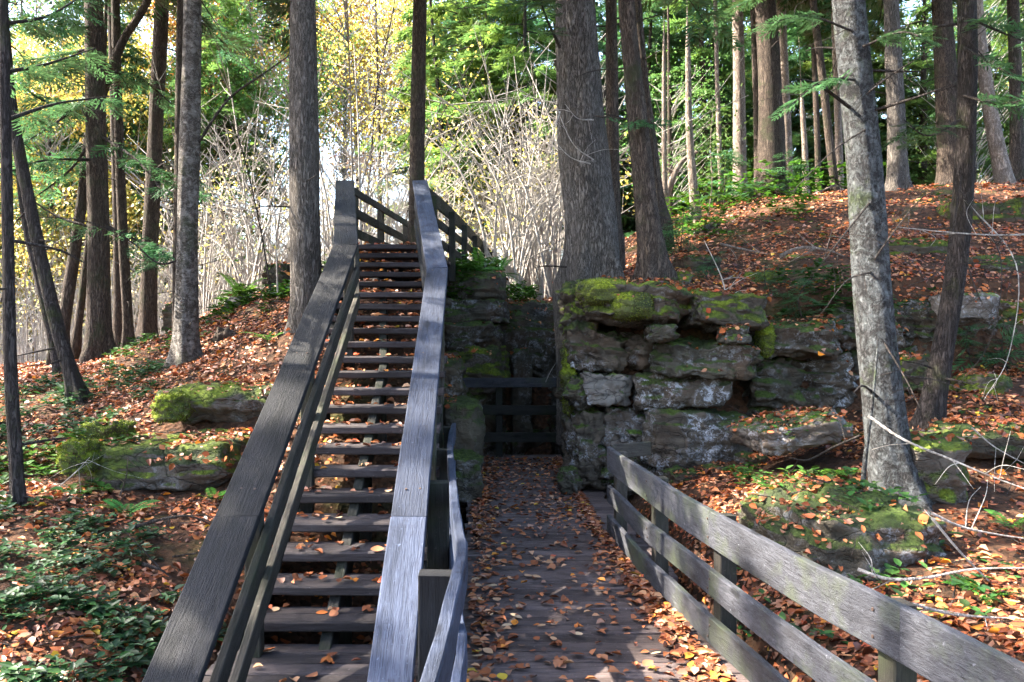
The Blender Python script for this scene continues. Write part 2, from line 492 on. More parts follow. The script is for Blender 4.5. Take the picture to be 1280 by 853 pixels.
def ground_z(x, y):
    x = np.asarray(x, dtype=float); y = np.asarray(y, dtype=float)
    far = np.sqrt(x * x + (y - 10) ** 2)
    za = ZA(x, y); zb = ZB(x, y)
    k = sstep(20, 34, far)
    za = np.clip(za, -1.0, 5.2) * (1 - k) + k * np.where(x > 0, 2.2, 0.6)
    front = (1 - sstep(9.2, 9.65, y)) * sstep(0.6, 0.9, x)
    z = za * (1 - front) + np.clip(zb, -0.6, 2.6) * front
    can = sstep(-.62, -.32, x) * (1 - sstep(1.42, 1.75, x)) * (1 - sstep(13.6, 14.2, y))
    canz = -0.38
    z = z * (1 - can) + canz * can
    return z


gx = np.concatenate([-np.geomspace(160, 7.4, 26), np.arange(-7.2, 9.4, 0.09), np.geomspace(9.6, 160, 26)])
gy = np.concatenate([-np.geomspace(60, 0.6, 12), np.arange(0, 17.5, 0.09), np.geomspace(17.8, 300, 34)])
GX, GY = np.meshgrid(gx, gy)
GZ = ground_z(GX, GY)
nz = fbm(GX, GY, 1.1) * 0.05 + fbm(GX, GY, 4.3, 5.1) * 0.018
under = ((GX > -0.3) & (GX < 1.5) & (GY < 12))
GZ = GZ + np.where(under, -0.03, nz)
ny, nx = GX.shape
TV = np.stack([GX, GY, GZ], -1).reshape(-1, 3)
idx = np.arange(nx * ny).reshape(ny, nx)
TF = np.stack([idx[:-1, :-1], idx[:-1, 1:], idx[1:, 1:], idx[1:, :-1]], -1).reshape(-1, 4)
ground = link("ground", mesh_np("ground", TV, TF, M_GROUND, smooth=True), kind="structure",
              label="sloping forest floor of brown soil under fallen leaves")

COLL_V = [TV]; COLL_F = [TF]; COLL_N = [len(TV)]


def collide(V, F):
    n0 = sum(COLL_N)
    COLL_V.append(np.asarray(V)); COLL_F.append(np.asarray(F) + n0); COLL_N.append(len(V))


# ------------------------------------------------------------------ timber
def beam_mesh(name, L, w, h, mat, ch=0.006, segs=6, warp=0.004, seed=0):
    """board along local x, w across local y, h along local z (centred), with chamfered and slightly warped edges"""
    y, z = w / 2, h / 2
    c = min(ch, h * 0.3)
    prof = np.array([(-y + c, -z), (y - c, -z), (y, -z + c), (y, z - c), (y - c, z), (-y + c, z), (-y, z - c), (-y, -z + c)])
    xs = np.linspace(0, L, segs + 1)
    V = []
    for i, x in enumerate(xs):
        dy = noise.noise(Vector((x * 1.3, seed * 3.1, 0))) * warp
        dz = noise.noise(Vector((x * 1.3, seed * 3.1, 9))) * warp
        for (a, b) in prof:
            e = noise.noise(Vector((x * 6, a * 30, b * 30 + seed))) * warp * 0.4
            V.append((x + (noise.noise(Vector((a * 40, b * 9, seed))) * 0.006 if i in (0, segs) else 0), a + dy + e, b + dz + e))
    k = 8
    F = [(i * k + j, (i + 1) * k + j, (i + 1) * k + (j + 1) % k, i * k + (j + 1) % k) for i in range(segs) for j in range(k)]
    me = bpy.data.meshes.new(name)
    F = [tuple(reversed(f)) for f in F] + [tuple(range(k)), tuple(reversed(range(segs * k, segs * k + k)))]
    me.from_pydata(V, [], F)
    bm = bmesh.new(); bm.from_mesh(me); bmesh.ops.recalc_face_normals(bm, faces=bm.faces); bm.to_mesh(me); bm.free()
    me.materials.append(mat)
    return me


_seed = [0]


def beam(name, p0, p1, w, h, mat, parent, up=(0, 0, 1), ch=0.006, warp=0.004):
    """board from p0 to p1 (centre line); w is the size across, h along 'up'"""
    _seed[0] += 1
    p0 = Vector(p0); p1 = Vector(p1)
    d = p1 - p0; L = d.length
    x = d.normalized(); u = Vector(up); z = (u - x * u.dot(x)).normalized(); y = z.cross(x)
    me = beam_mesh(name, L, w, h, mat, ch, max(2, int(L / 0.3)), warp, _seed[0])
    o = link(name, me, parent)
    M = Matrix((x, y, z)).transposed().to_4x4(); M.translation = p0
    o.matrix_local = (Matrix.Translation(parent.location).inverted() @ M) if parent else M
    return o


# boardwalk
BW0, BW1 = -0.10, 1.42
boardwalk = thing("boardwalk", "level boardwalk of dark cross planks running back to the dark railing", "boardwalk")
boardwalk["kind"] = "structure"
del boardwalk["category"]
y = 1.2; i = 0
plank_meshes = [beam_mesh("plank", BW1 - BW0 + 0.02 * k, 0.134, 0.045, MW_DECK, 0.005, 8, 0.006, 100 + k) for k in range(6)]
while y < 12.1:
    o = link("plank", plank_meshes[i % 6], boardwalk, (BW0 + random.uniform(-.02, .01), y, -0.0225 + random.uniform(-.004, .003)))
    o.rotation_euler = (random.uniform(-.012, .012), 0, random.uniform(-.004, .004))
    y += 0.142; i += 1
for xx in (BW0 + .12, .66, BW1 - .12):
    beam("joist", (xx, 1.2, -0.125), (xx, 12.1, -0.125), 0.06, 0.15, MW_POST, boardwalk)

# staircase ---------------------------------------------------------------
RISE, RUN, SY0 = 0.134, 0.2545, 4.37
KINK_N = 12
XL, XR = -1.30, -0.36
VEER = -0.125          # lateral drift per metre after the kink
stairs = thing("wooden_staircase", "long steep staircase of open dark wooden treads climbing left of the boardwalk", "staircase", (-.85, 4.4, 0))


def stair_x(n):
    y = SY0 + RUN * n; yk = SY0 + RUN * KINK_N
    return VEER * max(0, y - yk)


for n in range(1, 23):
    y0 = SY0 + RUN * n; z0 = RISE * n; sx = stair_x(n)
    a = math.atan(-VEER) if n > KINK_N else 0
    for q, (off, dep) in enumerate(((0.0, 0.135), (0.143, 0.135))):
        xa, xb = XL - .14 + sx + random.uniform(-.012, .012), XR + .06 + sx + random.uniform(-.012, .012)
        dz = random.uniform(-.003, .003)
        ya = y0 + off + dep / 2
        beam("tread", (xa, ya, z0 - .03 + dz), (xb, ya + (xb - xa) * math.tan(a) * 0.6, z0 - .03 + dz + random.uniform(-.004, .004)), dep, 0.06, MW_TREAD, stairs, warp=0.009, ch=.009)
for q in range(9):
    ya = SY0 + 0.07 - 0.142 * q + 0.143
    beam("landing_plank", (XL - .16 + random.uniform(-.02, .02), ya, -.0225 + random.uniform(-.004, .002)), (XR + .07, ya, -.0225), 0.134, 0.045, MW_TREAD, stairs, warp=0.006)
yk = SY0 + RUN * KINK_N; zk = RISE * KINK_N
ytop = SY0 + RUN * 22 + .2; ztop = RISE * 22
SL = RISE / RUN
for xx, ww, hh in ((XL - .10, .05, .34), ((XL + XR) / 2 - .05, .07, .19), (XR + .0, .05, .30)):  # left stringer made deeper to keep sun off the ground below
    beam("stringer", (xx, SY0 + .05, -.09 - hh / 2), (xx, yk, zk - .09 - hh / 2), ww, hh, MW_MOSSY, stairs)
    sxx = VEER * (ytop - yk)
    beam("stringer", (xx, yk, zk - .09 - hh / 2), (xx + sxx, ytop, ztop - .08 - hh / 2), ww, hh, MW_MOSSY, stairs)
    for n in (3, 7, 11, 15, 19):
        zz = RISE * n - .2; yy = SY0 + RUN * n + .12; x2 = xx + stair_x(n)
        zg = float(ground_z(x2 if xx < -.5 else min(x2, -.4), yy)) - .15
        if zz - zg > .1:
            beam("support_post", (x2, yy, zg), (x2, yy, zz), .09, .09, MW_MOSSY, stairs, up=(1, 0, 0))

def screw_mesh():
    bm = bmesh.new(); bmesh.ops.create_cone(bm, cap_ends=True, segments=8, radius1=.008, radius2=.0065, depth=.004)
    me = bpy.data.meshes.new("screw"); bm.to_mesh(me); bm.free()
    n = N("rusty_screw"); n.out((.05, .032, .025), .6); me.materials.append(n.m)
    return me


SCREW = screw_mesh()


def screws(parent, pts, normal):
    q = Vector(normal).to_track_quat('Z', 'Y').to_euler()
    for p in pts:
        o = link("screw", SCREW, parent, Vector(p) - parent.location); o.rotation_euler = q


# upper walkway
ZT = 2.95
upper = thing("upper_walkway", "raised wooden walkway leading away from the top of the stairs", "walkway", (-1.2, 11, ZT))
PL = [(-1.70, 10.5), (-1.58, 11.4), (-1.18, 14.2), (-.75, 17), (-.4, 19.5)]
PR = [(-.72, 10.2), (-.70, 10.9), (-.41, 12.9), (-.11, 15.45), (.28, 18.9)]


def lerp_path(path, y):
    ys = [p[1] for p in path]; xs = [p[0] for p in path]
    return float(np.interp(y, ys, xs))


y = ytop - .02
while y < 18.8:
    beam("plank", (lerp_path(PL, y) - .06, y, ZT - .025), (lerp_path(PR, y) + .06, y, ZT - .025), .134, .045, MW_DECK, upper)
    y += .142
for path, s in ((PL, 1), (PR, -1)):
    for a, b in zip(path[:-1], path[1:]):
        beam("side_beam", (a[0] + .02 * s, a[1], ZT - .16), (b[0] + .02 * s, b[1], ZT - .16), .05, .22, MW_MOSSY, upper)
for yy in (11, 13, 15, 17):
    for path in (PL, PR):
        x2 = lerp_path(path, yy)
        beam("support_post", (x2, yy, float(ground_z(min(x2, -.7), yy)) - .3), (x2, yy, ZT - .27), .1, .1, MW_MOSSY, upper, up=(1, 0, 0))

# railings ----------------------------------------------------------------
H_CAP = 0.865


def stair_pt(x, y, h):
    """point over the stair line (x measured at the lower flight)"""
    return Vector((x + VEER * max(0, y - yk), y, SL * (y - SY0) + h))


YK2 = 7.34


def stair_railing(label, xc, cap_w, mat_cap, mat_side, inner, YK2, veer, side_board):
    r = thing("stair_railing", label, "railing", (xc, 4.4, 0))
    k2 = (3.84 - H_CAP - SL * (YK2 - SY0)) / (10.45 - YK2)
    bend = lambda y: xc + veer * max(0, y - YK2)
    ptc = lambda y, h: Vector((bend(y), y, SL * (min(y, YK2) - SY0) + k2 * max(0, y - YK2) + h))
    Y0, Y2 = 2.2, 10.45
    up = Vector((0, -SL, 1)).normalized()
    # cap in three boards, butted with a small gap
    for a, b in ((Y0, 4.3), (4.305, YK2 - .003), (YK2 + .003, Y2)):
        beam("handrail", ptc(a, H_CAP - .022), ptc(b, H_CAP - .022), cap_w, .045, mat_cap, r, up=up, warp=.006)
    off = inner * (cap_w / 2 - .045) if side_board else .115
    for a, b in ((Y0, YK2 - .003), (YK2 + .003, Y2)):
        d = Vector((off, 0, 0))
        if side_board:
            beam("side_board", ptc(a, H_CAP - .125) + d, ptc(b, H_CAP - .125) + d, .04, .14, mat_side, r)
        for hh in ((.57, .30) if side_board else (.60, .33)):
            beam("rail", ptc(a, hh) + d, ptc(b, hh) + d, .045, .12, mat_side, r)
    for yy in (2.9, 4.5, 5.9, YK2 - .06, 8.9, 10.38):
        p = ptc(yy, 0)
        screws(r, [ptc(yy, H_CAP + .004) + Vector((sx_ * .04 + random.uniform(-.008, .008), random.uniform(-.015, .015), 0)) for sx_ in (-1, 1)], up)
        d = Vector((off - inner * .071, 0, 0)) if side_board else Vector((.04, 0, 0))
        beam("post", p + d + Vector((0, 0, -.35)), p + d + Vector((0, 0, H_CAP - .06)), .09, .09, MW_POST, r, up=(1, 0, 0))
    return r


stair_railing("wide dark charcoal handrail on the outer side of the stairs", -1.30, .24, MW_DARK, MW_POST, 1, 7.85, -.17, False)
stair_railing("wide blue grey handrail between the stairs and the boardwalk", -.37, .195, MW_BLUE, MW_DARK, -1, 7.34, -.125, True)


def fence(name, label, path, z0, boards, posts, mat, pmat, side, post_top, step=1.0, post_bottom=-.3, ground_posts=True):
    """path of (x, y); boards [(zc, height)] on the 'side' of the posts"""
    f = thing(name, label, "railing", (path[0][0], path[0][1], z0))
    P2 = smooth_path([(p[0], p[1]) for p in path], 4) if len(path) > 2 else np.array(path, dtype=float)
    for zc, hh in boards:
        for a, b in zip(P2[:-1], P2[1:]):
            beam("board", (a[0], a[1], z0 + zc), (b[0], b[1], z0 + zc), .042, hh, mat, f, warp=.004)
    for (px_, py_) in posts:
        j = int(np.argmin([(q[0] - px_) ** 2 + (q[1] - py_) ** 2 for q in P2]))
        a = P2[max(0, j - 1)]; b = P2[min(len(P2) - 1, j + 1)]
        t = Vector((b[0] - a[0], b[1] - a[1], 0)).normalized(); nrm = Vector((t.y, -t.x, 0)) * side * .072
        c = Vector((px_, py_, z0)) + nrm
        beam("post", c + Vector((0, 0, post_bottom)), c + Vector((0, 0, post_top)), .095, .095, pmat, f, up=t)
    return f


# right fence: three long boards bent round the boardwalk's edge
RF = [(1.19, 7.2), (1.24, 5.9), (1.34, 4.7), (1.46, 3.6), (1.56, 3.0), (1.70, 2.2), (1.82, 1.5)]


def curved_board(name, path, zc, hh, th, mat, parent, slope=0.0, lean=0.0, y0=None):
    """one long board bent along a path, upright"""
    V = []; n = len(path); k = 8
    c = .006
    T = np.gradient(path, axis=0); T /= np.linalg.norm(T, axis=1)[:, None]
    for i in range(n):
        nrm = np.array([T[i][1], -T[i][0]])
        w = noise.noise(Vector((path[i][1] * 1.1, zc * 9, 3))) * .012
        for (a, b) in ((-th / 2 + c, -hh / 2), (th / 2 - c, -hh / 2), (th / 2, -hh / 2 + c), (th / 2, hh / 2 - c), (th / 2 - c, hh / 2), (-th / 2 + c, hh / 2), (-th / 2, hh / 2 - c), (-th / 2, -hh / 2 + c)):
            e = noise.noise(Vector((path[i][1] * 7, a * 40, b * 20))) * .003
            V.append((path[i][0] + nrm[0] * (a + e), path[i][1] + nrm[1] * (a + e), zc + b + w + e))
    F = [(i * k + j, i * k + (j + 1) % k, (i + 1) * k + (j + 1) % k, (i + 1) * k + j) for i in range(n - 1) for j in range(k)] + [tuple(reversed(range(k))), tuple(range((n - 1) * k, n * k))]
    V = np.array(V); o0 = V[0].copy()
    # store the mesh along its own start, grain along the path
    me = bpy.data.meshes.new(name); me.from_pydata([tuple(v - o0) for v in V], [], F)
    bm = bmesh.new(); bm.from_mesh(me); bmesh.ops.recalc_face_normals(bm, faces=bm.faces); bm.to_mesh(me); bm.free()
    me.materials.append(mat)
    return link(name, me, parent, tuple(Vector(o0) - parent.location))


# same wood with the grain running along world y, for the bent boards
def along_y(mat):
    m = mat.copy(); m.name = mat.name + "_bent"
    for n in m.node_tree.nodes:
        if n.type == 'MAPPING':
            s = n.inputs["Scale"].default_value
            n.inputs["Scale"].default_value = (s[1], s[0], s[2])
    return m


MW_FENCE_Y = along_y(MW_FENCE)
MW_BLUE_Y = along_y(MW_BLUE)
rf = thing("boardwalk_fence", "weathered grey three-board fence curving along the right edge of the boardwalk", "fence", (1.3, 5, 0))
rp = smooth_path(RF, 10)
cut = [0, 21, 41, len(rp) - 1]
for zc, hh in ((.695, .21), (.375, .15), (.105, .155)):
    for a, b in zip(cut[:-1], cut[1:]):
        seg = rp[a:b + 1].copy()
        seg[-1] = seg[-2] + (seg[-1] - seg[-2]) * .985
        curved_board("board", seg, zc, hh, .042, MW_FENCE_Y, rf)
for (ax, ay) in ((1.20, 7.1), (1.26, 5.75), (1.37, 4.55), (1.555, 3.05), (1.74, 2.0)):
    j = int(np.argmin(((rp - np.array([ax, ay])) ** 2).sum(1)))
    t = rp[min(j + 1, len(rp) - 1)] - rp[max(j - 1, 0)]; t /= np.linalg.norm(t)
    nn = np.array([-t[1], t[0]]); nn = nn if nn[0] > 0 else -nn
    c = rp[j] + nn * .076
    beam("post", (c[0], c[1], -.4), (c[0], c[1], .77), .1, .1, MW_POST, rf, up=(t[0], t[1], 0))
    screws(rf, [(rp[j][0] - nn[0] * .024 + t[0] * dt, rp[j][1] - nn[1] * .024 + t[1] * dt, zc) for zc in (.64, .745, .345, .405, .07, .14) for dt in (random.uniform(-.02, .02),)], (-nn[0], -nn[1], 0))
beam("end_board", (1.22, 7.27, .74), (1.62, 7.5, .74), .042, .13, MW_POST, rf)

# left rail of the boardwalk, seen almost end on
lf = thing("boardwalk_rail", "narrow blue grey rail seen end-on between the stairs and the boardwalk", "railing", (-.15, 5, 0))
LP = np.array(smooth_path([(-.235, 7.85), (-.225, 6.5), (-.16, 5.0), (-.085, 3.55), (-.062, 3.25), (-.085, 2.7), (-.13, 1.9), (-.2, 1.3)], 6))
for zc, hh, th in ((.87, .14, .045), (.50, .14, .04), (.16, .14, .04)):
    curved_board("board", LP, zc, hh, th, MW_BLUE_Y, lf)
for (ax, ay, wd) in ((-.28, 7.6, .09), (-.27, 6.1, .1), (-.235, 4.75, .13), (-.17, 3.36, .16)):
    beam("post", (ax, ay, -.4), (ax, ay, .93 if ay > 3.6 else .80), wd, .1, MW_MOSSY if ay > 3.6 else MW_DARK, lf, up=(0, 1, 0))

# dark back railing across the end of the boardwalk
bf = thing("back_railing", "dark railing with a pale top board closing the far end of the boardwalk", "railing", (.6, 11.8, 0))
beam("top_board", (-.34, 11.75, 1.11), (1.38, 11.75, 1.11), .05, .14, MW_FENCE, bf)
beam("board", (-.34, 11.76, .70), (1.38, 11.76, .70), .045, .14, MW_MOSSY, bf)
beam("board", (-.34, 11.76, .30), (1.38, 11.76, .30), .045, .14, MW_MOSSY, bf)
for xx in (-.26, .32, 1.3):
    beam("post", (xx, 11.85, -.35), (xx, 11.85, 1.1), .1, .1, MW_MOSSY, bf, up=(1, 0, 0))

fl = lambda z, h: (z, h)
fence("upper_railing", "dark three-rail railing on the far side above the stair top", PL, ZT, [(.80, .1), (.52, .12), (.25, .12)],
      [(-1.62, 10.9), (-1.45, 12.5), (-1.2, 14.1), (-.95, 15.7), (-.7, 17.3)], MW_POST, MW_POST, -1, .82)
fence("upper_railing", "dark railing with deep top board curving away behind the blue grey handrail", PR[1:], ZT, [(.80, .2), (.5, .12), (.22, .12)],
      [(-.68, 11.0), (-.47, 12.45), (-.3, 13.9), (-.12, 15.4), (.05, 16.9), (.22, 18.4)], MW_MOSSY, MW_MOSSY, 1, .78)


# ------------------------------------------------------------------ rocks
def cube_sphere(n):
    """unit cube surface grid, welded"""
    t = np.linspace(-1, 1, n + 1)
    V = {}; F = []
    def vid(p):
        k = tuple(np.round(p, 6))
        if k not in V: V[k] = len(V)
        return V[k]
    for ax in range(3):
        for s in (-1, 1):
            for i in range(n):
                for j in range(n):
                    q = []
                    for (a, b) in ((t[i], t[j]), (t[i + 1], t[j]), (t[i + 1], t[j + 1]), (t[i], t[j + 1])):
                        p = [0, 0, 0]; p[ax] = s; p[(ax + 1) % 3] = a; p[(ax + 2) % 3] = b
                        q.append(vid(p))
                    F.append(q if s > 0 else q[::-1])
    return np.array(list(V.keys())), np.array(F)


CS = {n: cube_sphere(n) for n in (14, 20, 30)}


def rock_mesh(name, size, seed, mat, rough=0.12, boxy=4.0, strata=0.5, res=14, tilt=(0, 0, 0)):
    """weathered block: chiselled by a few planes, layered and pitted"""
    C, F = CS[{14: 20, 20: 30}.get(res, res)]
    boxy = boxy * 1.6
    r = (np.abs(C) ** boxy).sum(1) ** (1 / boxy)
    V = C / r[:, None]
    s = np.array(size) / 2
    W = V * s
    rr = np.random.default_rng(int(seed * 100))
    m = float(min(size)) ** 0.5 * float(np.mean(size)) ** 0.5
    for q in range(16 if boxy > 3 else 3):               # broken-off corners and faces
        n = rr.normal(0, 1, 3); n[2] *= .7; n /= np.linalg.norm(n)
        sup = np.abs(n * s).sum()
        d = sup * rr.uniform(.64, .90)
        k = W @ n - d
        W = W - np.where(k > 0, k, 0)[:, None] * n * .85
    out = np.empty_like(W)
    for i, (w, v) in enumerate(zip(W, V)):
        q = Vector(w) + Vector((seed * 7.3, seed * 1.7, seed))
        a = noise.fractal(q * (1.5 / m), .9, 2.0, 4)
        f = noise.turbulence(q * (5.5 / m), 3, False) - .55
        lay = w[2] + .10 * noise.noise(q * 1.1)
        b = noise.noise(Vector((seed, .35 * w[0], lay * 13 + seed * 5.7)))
        cr = noise.ridged_multi_fractal(q * (1.7 / m), 1.0, 2.0, 2, 1.0, 2.0, noise_basis='PERLIN_ORIGINAL')
        d = rough * m * (a * .5 + f * .55 + b * strata * .9 - max(0, cr - 1.35) * .8)
        nn = v * np.array([1, 1, .8]); nn = nn / np.linalg.norm(nn)
        out[i] = w + nn * d
    E = np.array(Euler(tilt).to_matrix())
    out = out @ E.T
    return mesh_np(name, out, F, mat, smooth=False), out, F


_rs = [0]


def rock_box(px0, py0, px1, py1, Y, depth):
    a = P(px0, py0, Y); b = P(px1, py1, Y)
    c = Vector(((a.x + b.x) / 2, Y + depth / 2, (a.z + b.z) / 2))
    return c, (abs(b.x - a.x), depth, abs(a.z - b.z))


def rock(name, label, box, mat, rough=.10, boxy=4.0, parent=None, strata=.5, res=14, tilt=(0, 0, 0), cat="rock", grow=1.08, group=None):
    _rs[0] += 1
    c, size = rock_box(*box)
    size = tuple(s * grow for s in size)
    me, V, F = rock_mesh(name, size, _rs[0] * 1.37, mat, rough, boxy, strata, res, tilt)
    loc = c - (parent.location if parent else Vector((0, 0, 0)))
    o = link(name, me, parent, loc, label, cat if not parent else None, group)
    collide(V + np.array(c), F)
    if name.startswith("moss"):
        rr = np.random.default_rng(_rs[0])
        tri = V[F]; ce = tri.mean(1); nn = np.cross(tri[:, 1] - tri[:, 0], tri[:, 3] - tri[:, 0]); nn /= np.linalg.norm(nn, axis=1)[:, None] + 1e-9
        pick = rr.integers(0, len(F), 2600); w4 = rr.dirichlet((1, 1, 1, 1), 2600)
        pos = np.einsum('nk,nkj->nj', w4, tri[pick]); dirs = nn[pick] + rr.normal(0, .55, (2600, 3))
        Vf, Ff = diamonds(pos - nn[pick] * .004, dirs, rr.normal(0, 1, (2600, 3)), rr.uniform(.012, .034, 2600), rr.uniform(.004, .010, 2600))
        A = Acc(); A.add(Vf, Ff, np.repeat(np.array([.16, .20, .025]) * rr.uniform(.4, 1.5, (2600, 1)), 4, 0))
        link("moss_fuzz", A.mesh("moss_fuzz", ML_BRUSH), o, kind="stuff")
    return o


wall = thing("rock_outcrop", "tall layered sandstone outcrop with mossy overhanging top slab beside the boardwalk", "rock outcrop", (2.2, 9.4, 0))
for b, m, rg, bx in (
        ((735, 350, 878, 406, 8.55, 1.9), MR_MOSS, .15, 2.6),          # overhanging top slab
        ((850, 362, 965, 414, 8.7, 1.7), MR_MOSS, .15, 2.8),
        ((704, 350, 752, 420, 9.15, 1.0), MR_MOSS, .20, 2.3),
        ((712, 412, 790, 466, 9.1, 1.2), MR_WALL, .17, 3.2),
        ((776, 416, 850, 462, 9.05, 1.2), MR_WALL, .17, 3.2),
        ((822, 424, 955, 474, 8.5, 1.5), MR_DARK, .16, 2.6),
        ((708, 468, 748, 512, 9.1, 1.0), MR_DARK, .17, 3.0),
        ((736, 470, 800, 510, 8.9, 1.1), MR_GREY, .14, 3.6),
        ((792, 466, 938, 516, 8.75, 1.3), MR_WALL, .14, 3.4),
        ((714, 514, 762, 614, 9.05, 1.0), MR_WALL, .17, 2.8),
        ((754, 512, 818, 566, 9.1, 1.0), MR_GREY, .15, 3.2),
        ((758, 562, 822, 612, 8.95, 1.0), MR_DARK, .17, 2.8),
        ((808, 512, 942, 620, 8.6, 1.4), MR_WALL, .12, 2.8),
        ((722, 405, 752, 500, 9.7, 2.0), MR_DARK, .14, 3.0),
        ((724, 490, 756, 625, 9.6, 2.0), MR_DARK, .14, 3.0),
        ((712, 372, 745, 480, 11.6, 2.2), MR_DARK, .14, 3.0),
        ((712, 470, 745, 600, 11.6, 2.2), MR_DARK, .14, 3.0),
        ((930, 446, 1010, 520, 9.05, 1.2), MR_DARK, .16, 3.0), ((995, 440, 1085, 515, 9.15, 1.2), MR_WALL, .16, 3.0), ((925, 508, 1085, 590, 9.1, 1.2), MR_DARK, .14, 3.0),
        ((948, 396, 1072, 448, 8.9, 1.3), MR_DARK, .16, 2.8),
        ((1050, 380, 1140, 440, 9.2, 1.2), MR_DARK, .16, 2.8), ((1060, 428, 1185, 496, 9.25, 1.2), MR_DARK, .16, 3.0), ((1120, 372, 1195, 436, 9.3, 1.2), MR_DARK, .16, 2.8),
        ((1175, 372, 1265, 428, 9.4, 1.2), MR_DARK, .16, 2.8), ((1170, 420, 1330, 490, 9.35, 1.2), MR_DARK, .16, 3.0), ((1245, 366, 1340, 428, 9.3, 1.2), MR_MOSS, .16, 2.8)):
    tl = random.Random(b[0] * 7 + b[1])
    rock("stone", None, b, m, rg * 1.1, bx, parent=wall, res=20, strata=.5, grow=1.07, tilt=(tl.uniform(-.07, .07), tl.uniform(-.10, .10), tl.uniform(-.22, .22)))
for b in ((700, 588, 728, 622, 8.95, .4), (775, 590, 812, 622, 8.5, .4), (835, 590, 885, 622, 8.3, .5), (885, 585, 925, 612, 8.35, .4), (930, 572, 968, 600, 8.3, .4), (815, 404, 850, 428, 8.55, .5), (905, 408, 940, 430, 8.45, .4)):
    rock("stone", None, b, MR_DARK, .2, 2.8, parent=wall)
# bright moss cushions on the outcrop
for b in ((730, 346, 792, 382, 8.6, .9), (768, 362, 822, 400, 8.48, .6), (952, 404, 970, 446, 8.85, .25)):
    rock("moss_cushion", None, b, MR_BRIGHT, .10, 1.7, parent=wall)
rock("moss_streak", None, (703, 425, 722, 520, 9.3, .3), MR_BRIGHT, .3, 1.6, parent=wall)
# ledges higher up the slope
rock("rock", "mossy ledge high on the leafy slope at the right edge", (1205, 246, 1330, 305, 11.5, 1.2), MR_MOSS, .14, 3.5)
rock("rock", "low dark ledge half buried above the overhanging slab", (1050, 275, 1150, 312, 12, 1.0), MR_DARK, .16, 3)
rock("rock", "small dark rock among leaves between the two slope trees", (850, 318, 905, 345, 10.4, .6), MR_DARK, .16, 3)
rock("rock", "pale grey flat block between the two leaning right trees", (1192, 366, 1256, 398, 8.7, .5), MR_GREY, .08, 5)

for lab, b, m in (("mossy hump on the leafy slope left of the lichened trunk", (985, 318, 1045, 348, 10.8, .8), MR_MOSS), ("long low mossy ledge crossing the slope behind the lichened trunk", (1095, 296, 1215, 330, 10.6, 1.0), MR_MOSS),
                  ("dark ledge at the right frame edge under the dead branches", (1215, 318, 1330, 356, 9.9, 1.0), MR_DARK), ("small mossy stone in leaves above the slab end", (938, 338, 985, 362, 9.9, .5), MR_MOSS),
                  ("flat dark stone beneath the crooked pale trunk", (880, 276, 935, 294, 13.6, .8), MR_DARK), ("half-buried stone below the thick crest trunk", (945, 268, 1000, 284, 14.6, .8), MR_MOSS),
                  ("small dark stone right of the leaning brown trunk base", (835, 338, 868, 356, 9.7, .4), MR_MOSS), ("low stone between sunny leaves and the curving dark trunk", (1215, 470, 1275, 500, 8.2, .5), MR_MOSS)):
    rock("rock", lab, b, m, .16, 2.4)

pillar = thing("rock_outcrop", "dark mossy rock pillar in stacked layers under the stair top", "rock outcrop", (0, 11.5, 0))
for b, m in (((545, 338, 630, 380, 12.3, 2.4), MR_DARK), ((550, 374, 637, 404, 12.1, 2.4), MR_DARK), ((545, 400, 633, 442, 12.2, 2.4), MR_DARK),
             ((545, 436, 638, 492, 12.0, 2.4), MR_MOSS), ((545, 486, 628, 545, 12.2, 2.4), MR_DARK), ((545, 538, 634, 600, 12.1, 2.4), MR_DARK)):
    rock("stone", None, b, m, .11, 4, parent=pillar, res=20)
recess = thing("rock_outcrop", "shadowy rock face closing the gap behind the dark back railing", "rock outcrop", (.9, 14, 0))
for b in ((600, 376, 712, 470, 13.6, 1.6), (615, 462, 712, 545, 13.8, 1.6), (620, 535, 712, 600, 13.7, 1.6), (640, 440, 665, 580, 13.4, 1.0)):
    rock("stone", None, b, MR_DARK, .12, 4, parent=recess)
rock("boulder", "dark boulder beside stair posts above the other boardwalk boulders", (530, 450, 582, 520, 9.9, 1.0), MR_DARK, .14, 2.8, cat="boulder")
rock("boulder", "rounded dark boulder bulging over the boardwalk edge behind the end-on rail", (548, 505, 603, 590, 9.2, 1.0), MR_DARK, .10, 2.6, cat="boulder")
rock("boulder", "lowest dark boulder lying on the boardwalk edge behind the end-on rail", (545, 572, 602, 634, 8.6, .9), MR_DARK, .12, 3, cat="boulder")
rock("boulder", "dark boulder wedged under the stair side behind the narrow rail", (520, 560, 560, 680, 7.6, 1.0), MR_DARK, .12, 3, cat="boulder")

# left ledges
rock("rock_ledge", "leaf-covered rock ledge with bright moss on its left end", (186, 484, 350, 532, 7.5, 1.5), MR_MOSS, .10, 3.5, res=20, cat="rock")
rock("rock_ledge", "grey lichened rock face under the leaf-covered mossy ledge", (196, 524, 350, 568, 7.75, 1.2), MR_GREY, .10, 4, res=20, cat="rock")
rock("rock_ledge", "low dark mossy ledge below the grey rock face", (66, 558, 305, 618, 6.6, 1.1), MR_MOSS, .10, 3.2, res=20, cat="rock")
rock("moss_cushion", "bright green moss cushion on the tip of the low ledge", (64, 552, 112, 592, 6.5, .35), MR_BRIGHT, .2, 2.4, cat="moss")
rock("moss_cushion", "bright green double moss mound behind the low ledge", (92, 530, 154, 562, 6.9, .4), MR_BRIGHT, .25, 2.4, cat="moss")
rock("moss_cushion", "bright yellow-green moss capping the left end of the leaf-covered ledge", (186, 492, 232, 528, 7.42, .4), MR_BRIGHT, .2, 2.4, cat="moss")
